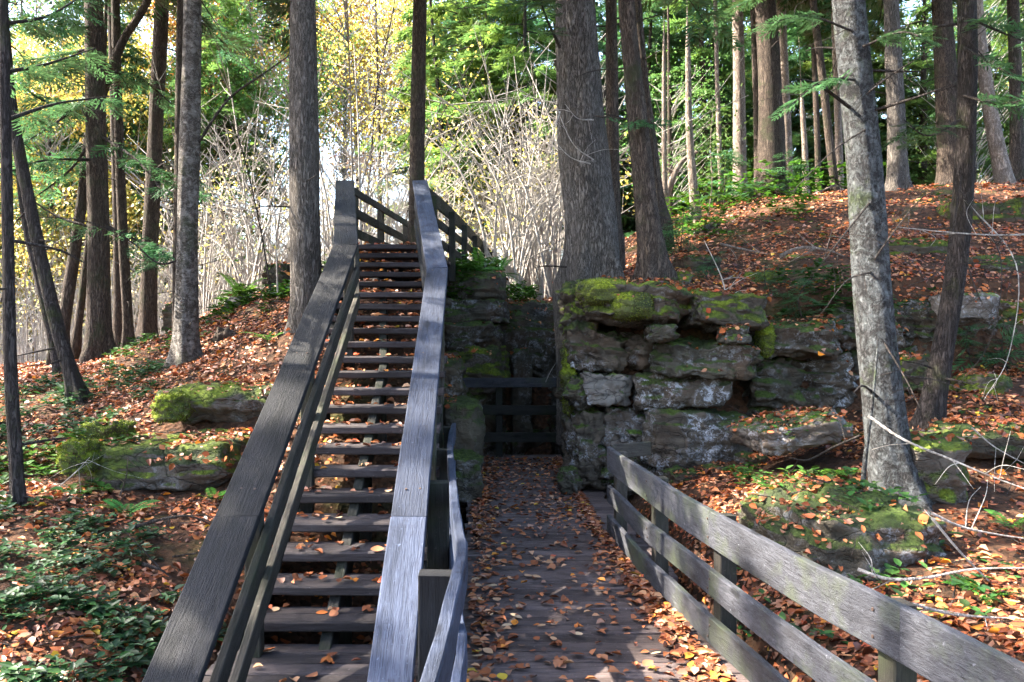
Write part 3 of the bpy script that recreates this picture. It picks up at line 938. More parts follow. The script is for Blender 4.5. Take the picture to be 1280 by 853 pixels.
rock("boulder", "rounded boulder on the rise beside the big trunk near the stairs", (326, 328, 364, 358, 12.6, .7), MR_DARK, .12, 2.8, cat="boulder")
rock("boulder", "upright grey stone on the brushy rise between birch and big trunk", (277, 370, 303, 402, 12, .4), MR_GREY, .12, 3, cat="boulder")
rock("boulder", "round mossy stone left of the shaggy birch", (198, 378, 232, 415, 13, .6), MR_DARK, .12, 2.6, cat="boulder")

# right bank
rock("rock_slab", "tilted grey slab with leaves on top left of the big lichened trunk", (940, 528, 1085, 566, 7.2, 1.0), MR_GREY, .16, 3.0, tilt=(0, R(-13), 0), res=20, cat="rock")
rock("boulder", "dark mossy boulder under the roots of the big lichened trunk", (985, 636, 1235, 800, 4.85, 1.5), MR_DARK, .16, 1.6, res=20, cat="boulder", grow=1.0)
rock("boulder", "mossy root-covered boulder on the right of the big lichened trunk", (1140, 545, 1225, 660, 5.9, .7), MR_MOSS, .16, 2.6, cat="boulder")
rock("boulder", "small mossy stone on sunny leaves behind the right leaning tree", (1125, 448, 1168, 490, 8.2, .5), MR_MOSS, .14, 2.8, cat="boulder")
rock("boulder", "low dark stone band at the right edge above the fern", (1195, 535, 1320, 575, 6.6, .6), MR_DARK, .14, 3, cat="boulder")

# the collider for scattering
BV = BVHTree.FromPolygons([tuple(v) for v in np.concatenate(COLL_V)], [tuple(int(i) for i in f) for f in np.concatenate(COLL_F)])


def drop(x, y, ztop=9.0):
    h = BV.ray_cast(Vector((x, y, ztop)), Vector((0, 0, -1)))
    return h[0], h[1]

#--TREES--
# ------------------------------------------------------------------ foliage meshes
def spray_template(nside=7, per=3):
    """flat hemlock spray along +x, unit length, as diamonds: (base, dir, len, wid)"""
    B = []; Dr = []; L = []; W = []
    for i in range(nside):
        x = 0.08 + 0.86 * i / nside
        sl = 0.36 * (1 - 0.75 * i / nside) + .05
        for s in (-1, 1):
            a = math.radians(52 - 10 * i / nside) * s
            d = np.array([math.cos(a), math.sin(a), -0.10])
            for j in range(per):
                t = (j + .1) / per
                p = np.array([x, 0, -.12 * x * x]) + d * sl * t
                a2 = a * (1 - .15 * ((j % 2) * 2 - 1))
                B.append(p); Dr.append([math.cos(a2), math.sin(a2), -.12 + .1 * (j % 2)])
                L.append(sl / per * 1.9 + .03); W.append(.062 if j < per - 1 else .05)
    B.append([.92, 0, -.1]); Dr.append([1, 0, -.2]); L.append(.14); W.append(.05)
    return np.array(B), np.array(Dr), np.array(L), np.array(W)


SPR = spray_template()
SPR_LO = spray_template(5, 2)


def add_sprays(acc, pos, dirs, size, tints, rg, lo=False, wmul=1.35):
    """sprays at pos, pointing along dirs, roughly level"""
    B, Dr, L, W = SPR_LO if lo else SPR
    n = len(pos); m = len(B)
    d = dirs / (np.linalg.norm(dirs, axis=1)[:, None] + 1e-9)
    up = np.tile(np.array([0, 0, 1.0]), (n, 1)) + rg.normal(0, .28, (n, 3))
    s = np.cross(up, d); s /= np.linalg.norm(s, axis=1)[:, None] + 1e-9
    u = np.cross(d, s)
    M = np.stack([d, s, u], 1)            # rows: local axes
    pb = np.einsum('mk,nkj->nmj', B, M) * size[:, None, None] + pos[:, None, :]
    dd = np.einsum('mk,nkj->nmj', Dr, M)
    uu = np.repeat(u[:, None, :], m, 1)
    jit = rg.normal(0, .12, dd.shape)
    fl = lambda a: a.reshape(-1, a.shape[-1])
    sz = np.repeat(size[:, None], m, 1)
    V, F = diamonds(fl(pb), fl(dd + jit), fl(uu + jit * 2), (sz * L).ravel(), (sz * W * wmul).ravel())
    t = np.repeat(np.repeat(tints[:, None, :], m, 1).reshape(-1, 3), 4, 0)
    acc.add(V, F, t)


def hemlock_crown(seed, H=9.0, Rmax=2.4, nb=46, mat=None, lo=False, dens=1.0, shape=.75):
    rg = np.random.default_rng(seed)
    A = Acc(); twig = Acc()
    for b in range(nb):
        t = (b + rg.uniform(0, .9)) / nb
        z = H * t
        L = Rmax * (1 - t) ** shape * rg.uniform(.6, 1.1) + .3
        az = b * 2.4 + rg.uniform(-.5, .5)
        d = np.array([math.cos(az), math.sin(az), rg.uniform(-.05, .22)])
        pts = np.array([np.array([0, 0, z]) + d * L * s + np.array([0, 0, -.28 * L * s * s]) for s in np.linspace(0, 1, 7)])
        V, F = tube(pts, np.linspace(.03 * (1 - t) + .008, .004, 7), 4)
        twig.add(V, F, (.12, .09, .075))
        ns = max(4, int(L * 11 * dens))
        ss = rg.uniform(.22, 1.0, ns)
        pos = np.stack([np.interp(ss, np.linspace(0, 1, 7), pts[:, k]) for k in range(3)], -1)
        side = rg.choice([-1, 1], ns) * rg.uniform(.3, 1.25, ns)
        dirs = np.stack([np.cos(az + side), np.sin(az + side), rg.uniform(-.45, .02, ns)], -1)
        size = rg.uniform(.32, .68, ns) * (1.1 - .3 * t)
        g = rg.uniform(.6, 1.35, ns)[:, None]
        tint = np.array([1, 1, 1]) * g * (1 + np.array([.35, .1, -.2]) * rg.uniform(-.5, 1, ns)[:, None])
        add_sprays(A, pos, dirs, size * (1.25 if lo else 1), tint, rg, lo, 1.9 if lo else 1.35)
    return A, twig


def leafy_crown(seed, H=8.0, Rx=3.0, nclump=150, per=70, leaf=.10, spread=.42, hollow=.3):
    rg = np.random.default_rng(seed)
    A = Acc(); twig = Acc()
    c = []
    while len(c) < nclump:
        q = rg.uniform(-1, 1, 3)
        r = np.linalg.norm(q)
        if r > 1 or r < hollow: continue
        k = noise.noise(Vector(q * 2.2) + Vector((seed, 0, 0)))
        if k < -.12: continue
        c.append(np.array([q[0] * Rx, q[1] * Rx, H * .5 + q[2] * H * .5]))
    for p in c:
        base = np.array([0, 0, max(0, p[2] - np.linalg.norm(p[:2]) * .9)])
        mid = (base + p) / 2 + rg.normal(0, .15, 3)
        V, F = tube(smooth_path([base, mid, p], 3), np.linspace(.022, .005, 7), 3)
        twig.add(V, F, (.15, .12, .10))
        n = int(per * rg.uniform(.5, 1.4))
        pos = p + rg.normal(0, spread, (n, 3)) * np.array([1, 1, .7])
        D = rg.normal(0, 1, (n, 3)); D[:, 2] -= .3
        U = rg.normal(0, .6, (n, 3)); U[:, 2] += 1
        V, F = diamonds(pos, D, U, rg.uniform(.7, 1.3, n) * leaf, rg.uniform(.5, .8, n) * leaf)
        g = rg.uniform(.65, 1.35, (n, 1)) * rg.uniform(.8, 1.2)
        t = np.array([1, 1, 1]) * g + rg.normal(0, .08, (n, 3))
        A.add(V, F, np.repeat(np.clip(t, .1, 2), 4, 0))
    return A, twig


CROWN = {}
for k, (s, kw) in {"hem_a": (1, dict(H=9, Rmax=2.4, nb=36, dens=.8)), "hem_b": (2, dict(H=10, Rmax=2.8, nb=38, dens=.8)),
                   "hem_far": (3, dict(H=13, Rmax=3.0, nb=80, lo=True, dens=1.15)), "hem_far2": (4, dict(H=11, Rmax=3.3, nb=70, lo=True, dens=1.15))}.items():
    A, T = hemlock_crown(s, **kw)
    CROWN[k] = (A.mesh("crown", ML_HEM), T.mesh("limbs", MB_DEAD))
for k, (s, kw) in {"leaf_a": (11, dict(per=95, leaf=.12)), "leaf_b": (12, dict(H=10, Rx=3.4, nclump=190, per=100, leaf=.13)), "leaf_low": (13, dict(H=4.0, Rx=2.4, nclump=90, per=70, leaf=.085, hollow=0.0)),
                   "leaf_thin": (14, dict(H=7, Rx=2.4, nclump=80, per=45, leaf=.09))}.items():
    A, T = leafy_crown(s, **kw)
    CROWN[k] = (A.mesh("crown", ML_GREEN), T.mesh("limbs", MB_TWIG))


def add_crown(tree, key, at, mat=None, scale=(1, 1, 1), rot=0.0, limb_mat=None):
    c = link("crown", CROWN[key][0], tree, Vector(at) - tree.location)
    c.rotation_euler = (0, 0, rot); c.scale = scale
    if mat:
        c.material_slots[0].link = 'OBJECT'; c.material_slots[0].material = mat
    l = link("limbs", CROWN[key][1], c, kind="stuff")
    if limb_mat:
        l.material_slots[0].link = 'OBJECT'; l.material_slots[0].material = limb_mat
    return c


# ------------------------------------------------------------------ trees
def bark_disp(amp, freq, seed, zf=.45, zbase=None):
    def f(th, i, p, r):
        lobe = 0.0
        if zbase is not None:
            lobe = .42 * math.exp(-max(0, p[2] - zbase) / .22)
        out = np.empty(len(th))
        for j, t in enumerate(th):
            q = Vector((math.cos(t) * freq, math.sin(t) * freq, p[2] * zf + seed))
            n1 = noise.ridged_multi_fractal(q, .9, 2.1, 3, 1.0, 2.0, noise_basis='PERLIN_NEW')
            n2 = noise.noise(Vector((math.cos(t) * 1.1, math.sin(t) * 1.1, p[2] * .8 + seed)))
            out[j] = 1 + amp * (n1 - 1.0) * .5 + .10 * n2 + (lobe * max(-.3, math.sin(t * 4 + seed * 2.1 + 1.2 * math.sin(t + seed))) if lobe > .004 else 0)
        return out
    return f


def make_tree(label, pts, Y, w, mat, top=15.0, crown=None, detail=False, flare=1.5, name="tree", group=None, amp=.10, freq=4.5, seed=0, crown_mat=None, crown_scale=1.0, crown_from=None, curve_top=(0, 0)):
    """pts: pixel points from base to frame top; w: widths in pixels at base and top; Y: distance"""
    W3 = [P(px, py, Y) for px, py in pts]
    base = W3[0].copy()
    zg = float(ground_z(base.x, base.y))
    if base.z > zg:
        W3[0].z = min(base.z, zg)
    path = [W3[0] - Vector((0, 0, .35))] + W3
    d = (W3[-1] - W3[-2]).normalized()
    if d.z < .5: d = Vector((0, 0, 1))
    last = W3[-1].copy()
    k = 0
    while last.z < top:
        k += 1
        d = (d * .8 + Vector((curve_top[0], curve_top[1], 1)) * .2).normalized()
        last = last + d * 2.0
        path.append(last.copy())
    pth = smooth_path([np.array(p) for p in path], 14 if detail else 4)
    zb = base.z
    wf = .86 if detail else .95
    r0 = w[0] * wf * Y / FPX / 2; r1 = w[1] * wf * Y / FPX / 2
    zt = W3[-1].z
    rad = []
    for p in pth:
        t = (p[2] - zb) / max(.1, (zt - zb))
        r = r0 + (r1 - r0) * min(1, max(0, t))
        if t > 1: r = r1 * max(.12, 1 - (p[2] - zt) / max(1, (top - zt)) * .9)
        hgt = max(0, p[2] - zb)
        r *= 1 + (flare - 1) * math.exp(-hgt / (r0 * 2.2))
        rad.append(r)
    t0 = thing(name, label, "tree", tuple(W3[0]), group)
    V, F = tube(pth, rad, 44 if detail else 12, bark_disp(amp, freq, seed, zbase=zb) if detail else bark_disp(.06, 2.5, seed))
    link("trunk", mesh_np("trunk", V - np.array(W3[0]), F, mat, smooth=True), t0, (0, 0, 0))
    if detail:
        rr = np.random.default_rng(int(seed * 131) % 9973 + 5)
        for q in range(9):
            j = int(rr.integers(len(pth) // 8, max(len(pth) // 8 + 2, int(len(pth) * .6))))
            az = rr.uniform(0, 6.283); L = rr.uniform(.08, .6)
            d3 = np.array([math.cos(az), math.sin(az), rr.uniform(-.3, .35)])
            e = [pth[j] + d3 * rad[j] * .8, pth[j] + d3 * (rad[j] + L * .6), pth[j] + d3 * (rad[j] + L) + np.array([0, 0, rr.uniform(-.2, .05) * L])]
            V, F = tube(smooth_path(e, 4), np.linspace(.012, .004, 9) * rr.uniform(.5, 1.3), 5)
            link("dead_twig", mesh_np("dead_twig", V - np.array(W3[0]), F, MB_DEAD, smooth=True), t0, (0, 0, 0))
    if crown:
        for (key, z0, sc) in crown:
            j = int(np.argmin(np.abs(pth[:, 2] - z0)))
            add_crown(t0, key, pth[j], crown_mat, (sc, sc, sc), seed * 1.7)
    return t0, pth


def limb(tree, pxs, Y, r, mat=MB_DEAD, sprays=0, size=.5, dY=0.0, leafmat=None, rg=None, twigs=0, name="branch"):
    """side branch drawn through pixels, with optional hemlock sprays or bare twigs"""
    n = len(pxs)
    pts = [np.array(P(px, py, Y + dY * i / max(1, n - 1))) for i, (px, py) in enumerate(pxs)]
    pth = smooth_path(pts, 6)
    acc = Acc()
    V, F = tube(pth, np.linspace(r, r * .3, len(pth)), 6); acc.add(V, F)
    rg = rg or np.random.default_rng(int(pxs[0][0] * 3 + pxs[0][1]))
    for q in range(twigs):
        s = rg.uniform(.15, .98); p = pth[int(s * (len(pth) - 1))]
        d = rg.normal(0, 1, 3); d /= np.linalg.norm(d)
        l = rg.uniform(.15, .5)
        e = [p, p + d * l * .5 + rg.normal(0, .03, 3), p + d * l + np.array([0, 0, -.12 * l])]
        V, F = tube(smooth_path(e, 4), np.linspace(r * .4, r * .12, 9), 4); acc.add(V, F)
    o = link(name, acc.mesh(name, mat, True), tree)
    if tree is not None:
        o.location = -tree.location
    if sprays:
        A = Acc()
        ss = rg.uniform(.15, 1.0, sprays)
        pos = np.stack([np.interp(ss, np.linspace(0, 1, len(pth)), pth[:, k]) for k in range(3)], -1)
        dv = pth[-1] - pth[0]; az = math.atan2(dv[1], dv[0])
        sd = rg.choice([-1, 1], sprays) * rg.uniform(.2, 1.3, sprays)
        dirs = np.stack([np.cos(az + sd), np.sin(az + sd), rg.uniform(-.6, .05, sprays)], -1)
        g = rg.uniform(.6, 1.4, sprays)[:, None]
        add_sprays(A, pos, dirs, rg.uniform(.5, 1.2, sprays) * size, np.array([1.0, 1, 1]) * g, rg, wmul=.95)
        link("foliage", A.mesh("foliage", leafmat or ML_HEM), o)
    return o


# --- trees on the left
t, _ = make_tree("thin dark trunk standing at the very left edge of the photo", [(24, 645), (14, 480), (10, 300), (4, 0)], 6.0, (19, 13), MB_DARK, 9, [("hem_a", 5.2, .42)], True, 1.6, seed=1, amp=.05)
limb(t, [(8, 90), (60, 80), (120, 60)], 6.0, .018, sprays=30, size=.3, dY=1.2)
limb(t, [(8, 150), (70, 130), (140, 120)], 6.0, .018, sprays=24, size=.3, dY=1.6)
limb(t, [(6, 30), (60, 20), (110, -10)], 6.0, .016, sprays=30, size=.3, dY=.6)
limb(t, [(10, 335), (-30, 300), (-80, 290)], 6.0, .016, sprays=12, size=.4, dY=.6)
t, _ = make_tree("curving thin trunk leaning away from the left edge over ground cover", [(98, 500), (72, 410), (42, 280), (14, 130), (2, 0)], 9.0, (20, 15), MB_DARK, 11, [("hem_a", 6.8, .7)], True, 1.6, seed=2, amp=.06)
make_tree("thin dark sapling leaning parallel behind the curving left trunk", [(74, 455), (48, 350), (28, 250), (10, 60), (6, 0)], 11.0, (11, 8), MB_DARK, 9, [("leaf_thin", 6.5, .7)], crown_mat=ML_YELLOW, seed=3)
t, pth = make_tree("broad straight brown trunk rising from dark ground cover on the left", [(124, 446), (123, 300), (120, 150), (117, 0)], 12.0, (33, 25), MB_BROWN, 17, [("hem_b", 7.4, .9)], True, 1.35, seed=4, amp=.09)
for q in ([(118, 60), (70, 70), (14, 78)], [(118, 130), (60, 128), (8, 92)], [(120, 135), (80, 140), (30, 160)], [(118, 110), (75, 150), (20, 185)],
          [(122, 160), (90, 210), (40, 250)], [(118, 285), (70, 270), (20, 235)], [(122, 30), (80, 40), (40, 20)], [(122, 200), (60, 200), (10, 215)],
          [(124, 90), (170, 95), (215, 130)], [(126, 170), (170, 200), (205, 240)], [(126, 280), (170, 300), (210, 320)]):
    limb(t, q, 12.0, .028, sprays=26, size=.42, dY=random.uniform(-1.8, 1.2), twigs=3)
make_tree("slender trunk close behind the broad brown left trunk", [(162, 435), (154, 300), (148, 150), (144, 0)], 13.0, (15, 12), MB_BROWN, 14, [("hem_a", 7.8, .7)], True, 1.3, seed=5, amp=.06)
make_tree("second slender trunk pairing with the one beside the broad left trunk", [(148, 425), (147, 300), (143, 150), (139, 0)], 14.5, (12, 10), MB_BROWN, 13, [("hem_a", 8.3, .6)], seed=6)
t, pth = make_tree("dark reddish trunk left of the shaggy birch, slightly leaning", [(184, 428), (188, 300), (195, 150), (203, 0)], 14.0, (24, 19), MB_BROWN, 18, [("hem_b", 8.2, .8)], True, 1.35, seed=7, amp=.08)
limb(t, [(190, 230), (220, 240), (250, 225)], 14, .02, sprays=10, size=.5, dY=-1)
make_tree("slim mossy trunk hugging the left side of the shaggy birch", [(221, 440), (222, 300), (224, 150), (226, 0)], 11.5, (14, 11), MB_BROWN, 14, [("hem_a", 7, .6)], True, 1.3, seed=8, amp=.08)
t, pth = make_tree("shaggy barked birch trunk behind the leaf-covered ledge", [(232, 462), (234, 300), (238, 150), (241, 0)], 10.0, (32, 25), MB_BIRCH, 15, [("leaf_b", 7.5, .8)], True, 1.5, seed=9, amp=.16, freq=3.0, crown_mat=ML_YELLOW)
limb(t, [(247, 180), (285, 125), (330, 92), (364, 68)], 10.0, .02, dY=-.6)
limb(t, [(236, 318), (200, 330), (160, 300), (100, 275), (20, 272)], 10.0, .014, dY=-.6, sprays=8, size=.35)
make_tree("leaning greenish trunk slanting right behind the curving left trunk", [(72, 440), (88, 350), (104, 240), (112, 170), (150, 60), (185, 0)], 12.5, (18, 10), MB_BROWN, 10, [("leaf_thin", 7.5, .7)], crown_mat=ML_YELLOW, seed=10, detail=True, amp=.06)
make_tree("thin leaning stem left of the broad brown trunk base", [(92, 435), (104, 360), (112, 290), (122, 200), (130, 60)], 13.2, (10, 7), MB_BROWN, 8, None, seed=11)
t, pth = make_tree("tall straight grey-brown trunk standing against the dark handrail", [(385, 415), (382, 300), (380, 150), (378, 0)], 9.3, (44, 38), MB_GREY, 17, [("hem_b", 6.9, 1.0)], True, 1.12, seed=12, amp=.13, freq=7)
t, pth = make_tree("dark narrow trunk rising behind the top of the blue grey handrail", [(521, 330), (521, 230), (523, 100), (525, 0)], 12.6, (24, 20), MB_BROWN, 16, [("hem_a", 7.8, .8)], True, 1.2, seed=13, amp=.08)

# --- trees above the rock
t, pth = make_tree("massive furrowed trunk at the edge of the rock outcrop", [(746, 350), (738, 290), (728, 180), (722, 80), (719, 0)], 10.4, (80, 56), MB_GREY, 19, [("hem_b", 7.2, 1.0)], True, 1.05, seed=14, amp=.16, freq=8)
for q in ([(742, 200), (715, 178), (690, 120)], [(738, 205), (712, 196), (688, 170)], [(700, 140), (692, 168), (690, 200)], [(742, 150), (722, 148), (706, 130)]):
    limb(t, q, 9.9, .009, MB_TWIG, dY=-.3, twigs=3)
limb(t, [(700, 60), (682, 20), (670, -20)], 10, .02, sprays=14, size=.45, dY=-.4)
limb(t, [(742, 145), (790, 150), (835, 158)], 9.9, .012, sprays=10, size=.35, dY=-.5)
make_tree("straight ochre-green trunk between the massive trunk and the leaning one", [(768, 300), (766, 200), (765, 100), (764, 0)], 12.0, (20, 16), MB_BROWN, 15, [("hem_a", 7.8, .7)], True, 1.2, seed=15, amp=.08)
t, pth = make_tree("leaning brown trunk right of the massive trunk on the mossy slab", [(818, 345), (808, 260), (796, 140), (786, 40), (783, 0)], 9.7, (35, 23), MB_BROWN, 16, [("hem_a", 7.0, .9)], True, 1.3, seed=16, amp=.12, freq=6)
make_tree("dark trunk leaning close behind the leaning brown trunk", [(828, 275), (815, 190), (803, 90), (796, 0)], 13.5, (20, 13), MB_BROWN, 14, [("hem_a", 8.2, .7)], True, 1.3, seed=17, amp=.08)
for lab, pts, Y, w, m, kw in (
        ("pale thin dead stem right of the leaning brown trunk", [(831, 250), (830, 150), (830, 76)], 17, (7, 5), MB_PALE, dict(top=8)),
        ("pale crooked thin trunk with a broken tip on the slope", [(870, 268), (862, 170), (860, 72)], 15.5, (12, 7), MB_PALE, dict(top=8.2)),
        ("very thin pale stem left of the white-barked straight trunk", [(902, 258), (897, 120), (894, 0)], 17, (7, 5), MB_PALE, dict(top=13, crown=[("leaf_thin", 9.5, .6)])),
        ("straight pale trunk at the middle of the leafy slope", [(925, 262), (924, 130), (922, 0)], 18, (18, 14), MB_PALE, dict(top=18, crown=[("hem_far2", 10, .7)])),
        ("thick dark trunk on the crest of the leafy slope", [(966, 262), (963, 130), (957, 0)], 16.5, (38, 28), MB_BROWN, dict(top=19, crown=[("hem_far", 9.5, .9)], detail=True, amp=.12)),
        ("slim trunk touching the left of the thick dark crest trunk", [(949, 262), (948, 180), (944, 60), (942, 0)], 17.2, (13, 9), MB_BROWN, dict(top=13, crown=[("hem_a", 10, .6)])),
        ("sunlit tan trunk just right of the thick dark crest trunk", [(986, 256), (981, 130), (976, 0)], 19.5, (15, 12), MB_PALE, dict(top=17, crown=[("hem_far2", 10, .7)])),
        ("short pale stem on the crest right of the tan trunk", [(1008, 252), (1006, 190), (1003, 140)], 21, (9, 6), MB_PALE, dict(top=8.0)),
        ("slim leaning trunk on the crest left of the big lichened trunk", [(1046, 258), (1036, 170), (1026, 80), (1016, 0)], 15.8, (11, 9), MB_BROWN, dict(top=14, crown=[("hem_a", 9.3, .6)])),
        ("white-lit stem almost hidden behind the big lichened trunk", [(1050, 256), (1047, 130), (1042, 0)], 18.5, (10, 8), MB_PALE, dict(top=15, crown=[("hem_far2", 10, .5)])),
        ("brown trunk just right of the big lichened trunk, on the crest", [(1123, 246), (1119, 120), (1114, 0)], 14.2, (26, 20), MB_GREY, dict(top=17, crown=[("hem_b", 8.4, .8)], detail=True, amp=.12)),
        ("thick furrowed trunk left of the dark right leaning tree", [(1190, 245), (1184, 120), (1177, 0)], 15.2, (33, 26), MB_BROWN, dict(top=18, crown=[("hem_b", 9.0, .9)], detail=True, amp=.12)),
        ("white-sided leaning trunk at the right edge of the crest", [(1258, 240), (1240, 150), (1226, 60), (1220, 0)], 15.0, (19, 15), MB_PALE, dict(top=14, crown=[("hem_a", 8.6, .7)])),
        ("dark trunk at the right frame edge behind the white-sided one", [(1272, 242), (1270, 120), (1266, 0)], 16.5, (17, 14), MB_BROWN, dict(top=15, crown=[("hem_b", 9.2, .7)])),
        ("thin dark stem on the crest behind the tan trunk", [(1024, 252), (1020, 130), (1014, 0)], 22, (8, 6), MB_BROWN, dict(top=14, crown=[("hem_far", 10, .5)]))):
    make_tree(lab, pts, Y, w, m, seed=_rs[0] + pts[0][0] * .01, **kw)

# --- right foreground trees
big, pth = make_tree("big lichen-grey trunk with flared base on the bank above the fence", [(1132, 645), (1113, 570), (1101, 480), (1090, 360), (1080, 200), (1068, 80), (1060, 0)], 6.1, (58, 43), MB_LICH, 16, [("hem_b", 5.6, 1.0)], True, 1.55, seed=21, amp=.09, freq=6)
for q in ([(1090, 250), (1050, 300), (1020, 340)], [(1090, 330), (1110, 300), (1150, 250), (1180, 235)], [(1085, 160), (1040, 190), (990, 240)],
          [(1090, 340), (1060, 350), (1035, 380)], [(1100, 420), (1130, 470), (1150, 510)], [(1080, 120), (1120, 90), (1170, 60)]):
    limb(big, q, 6.0, .008, MB_DEAD, dY=-.4, twigs=5)
for q in ([(1068, 40), (1010, 20), (960, 30)], [(1068, 100), (1030, 100), (990, 130)], [(1075, 60), (1130, 40), (1170, 60)]):
    limb(big, q, 6.0, .010, MB_DEAD, sprays=22, size=.2, dY=-.5, twigs=3)
limb(big, [(1078, 610), (1083, 560), (1092, 490), (1098, 420)], 5.85, .022, MB_LICH, name="side_stem")
t2, pth = make_tree("dark rough trunk curving up from the sunny leaves right of the lichened one", [(1160, 535), (1178, 440), (1196, 330), (1206, 200), (1209, 80), (1208, 0)], 7.5, (30, 24), MB_DARK, 14, [("hem_a", 6.2, .8)], True, 1.3, seed=22, amp=.10, freq=5)
for q in ([(1205, 120), (1250, 130), (1300, 120)], [(1205, 60), (1240, 80), (1290, 110)], [(1206, 20), (1250, 40), (1300, 60)], [(1200, 150), (1160, 170), (1130, 150)]):
    limb(t2, q, 7.4, .014, MB_DEAD, sprays=12, size=.32, dY=-.6, twigs=4)
limb(t2, [(1300, 293), (1240, 294), (1180, 290), (1122, 284)], 7.0, .010, MB_TWIG, twigs=6)
for q in ([(1200, 240), (1250, 320), (1240, 420), (1200, 480)], [(1206, 250), (1270, 330), (1262, 440), (1230, 500)], [(1195, 330), (1250, 330), (1290, 350)], [(1203, 260), (1240, 300), (1280, 310)],
          [(1200, 300), (1228, 380), (1262, 400)], [(1202, 220), (1180, 330), (1130, 360)]):
    limb(t2, q, 7.2, .007, MB_TWIG if q[0][0] > 1203 else MB_DEAD, dY=-.5, twigs=8)

# --- woods further back
far = []
def far_tree(label, x, y, h, key, z0, sc, mat, bark, r=.16, group="far trees in the woods behind", dead=False):
    zg = float(ground_z(x, y))
    t = thing("tree", label, "tree", (x, y, zg), group)
    rg_ = np.random.default_rng(int(abs(x * 97 + y * 13)))
    lean = rg_.normal(0, .03, 2)
    pts = [np.array([0, 0, -.4]), np.array([lean[0] * h * .4, lean[1] * h * .4, h * .45]), np.array([lean[0] * h, lean[1] * h, h])]
    p = smooth_path(pts, 6)
    V, F = tube(p, np.linspace(r, r * .2, len(p)), 10, bark_disp(.06, 2.5, x))
    link("trunk", mesh_np("trunk", V, F, bark, smooth=True), t)
    c = add_crown(t, key, Vector((x, y, zg + z0)), mat, (sc, sc, sc * rg_.uniform(.9, 1.15)), rg_.uniform(0, 6.28))
    return t


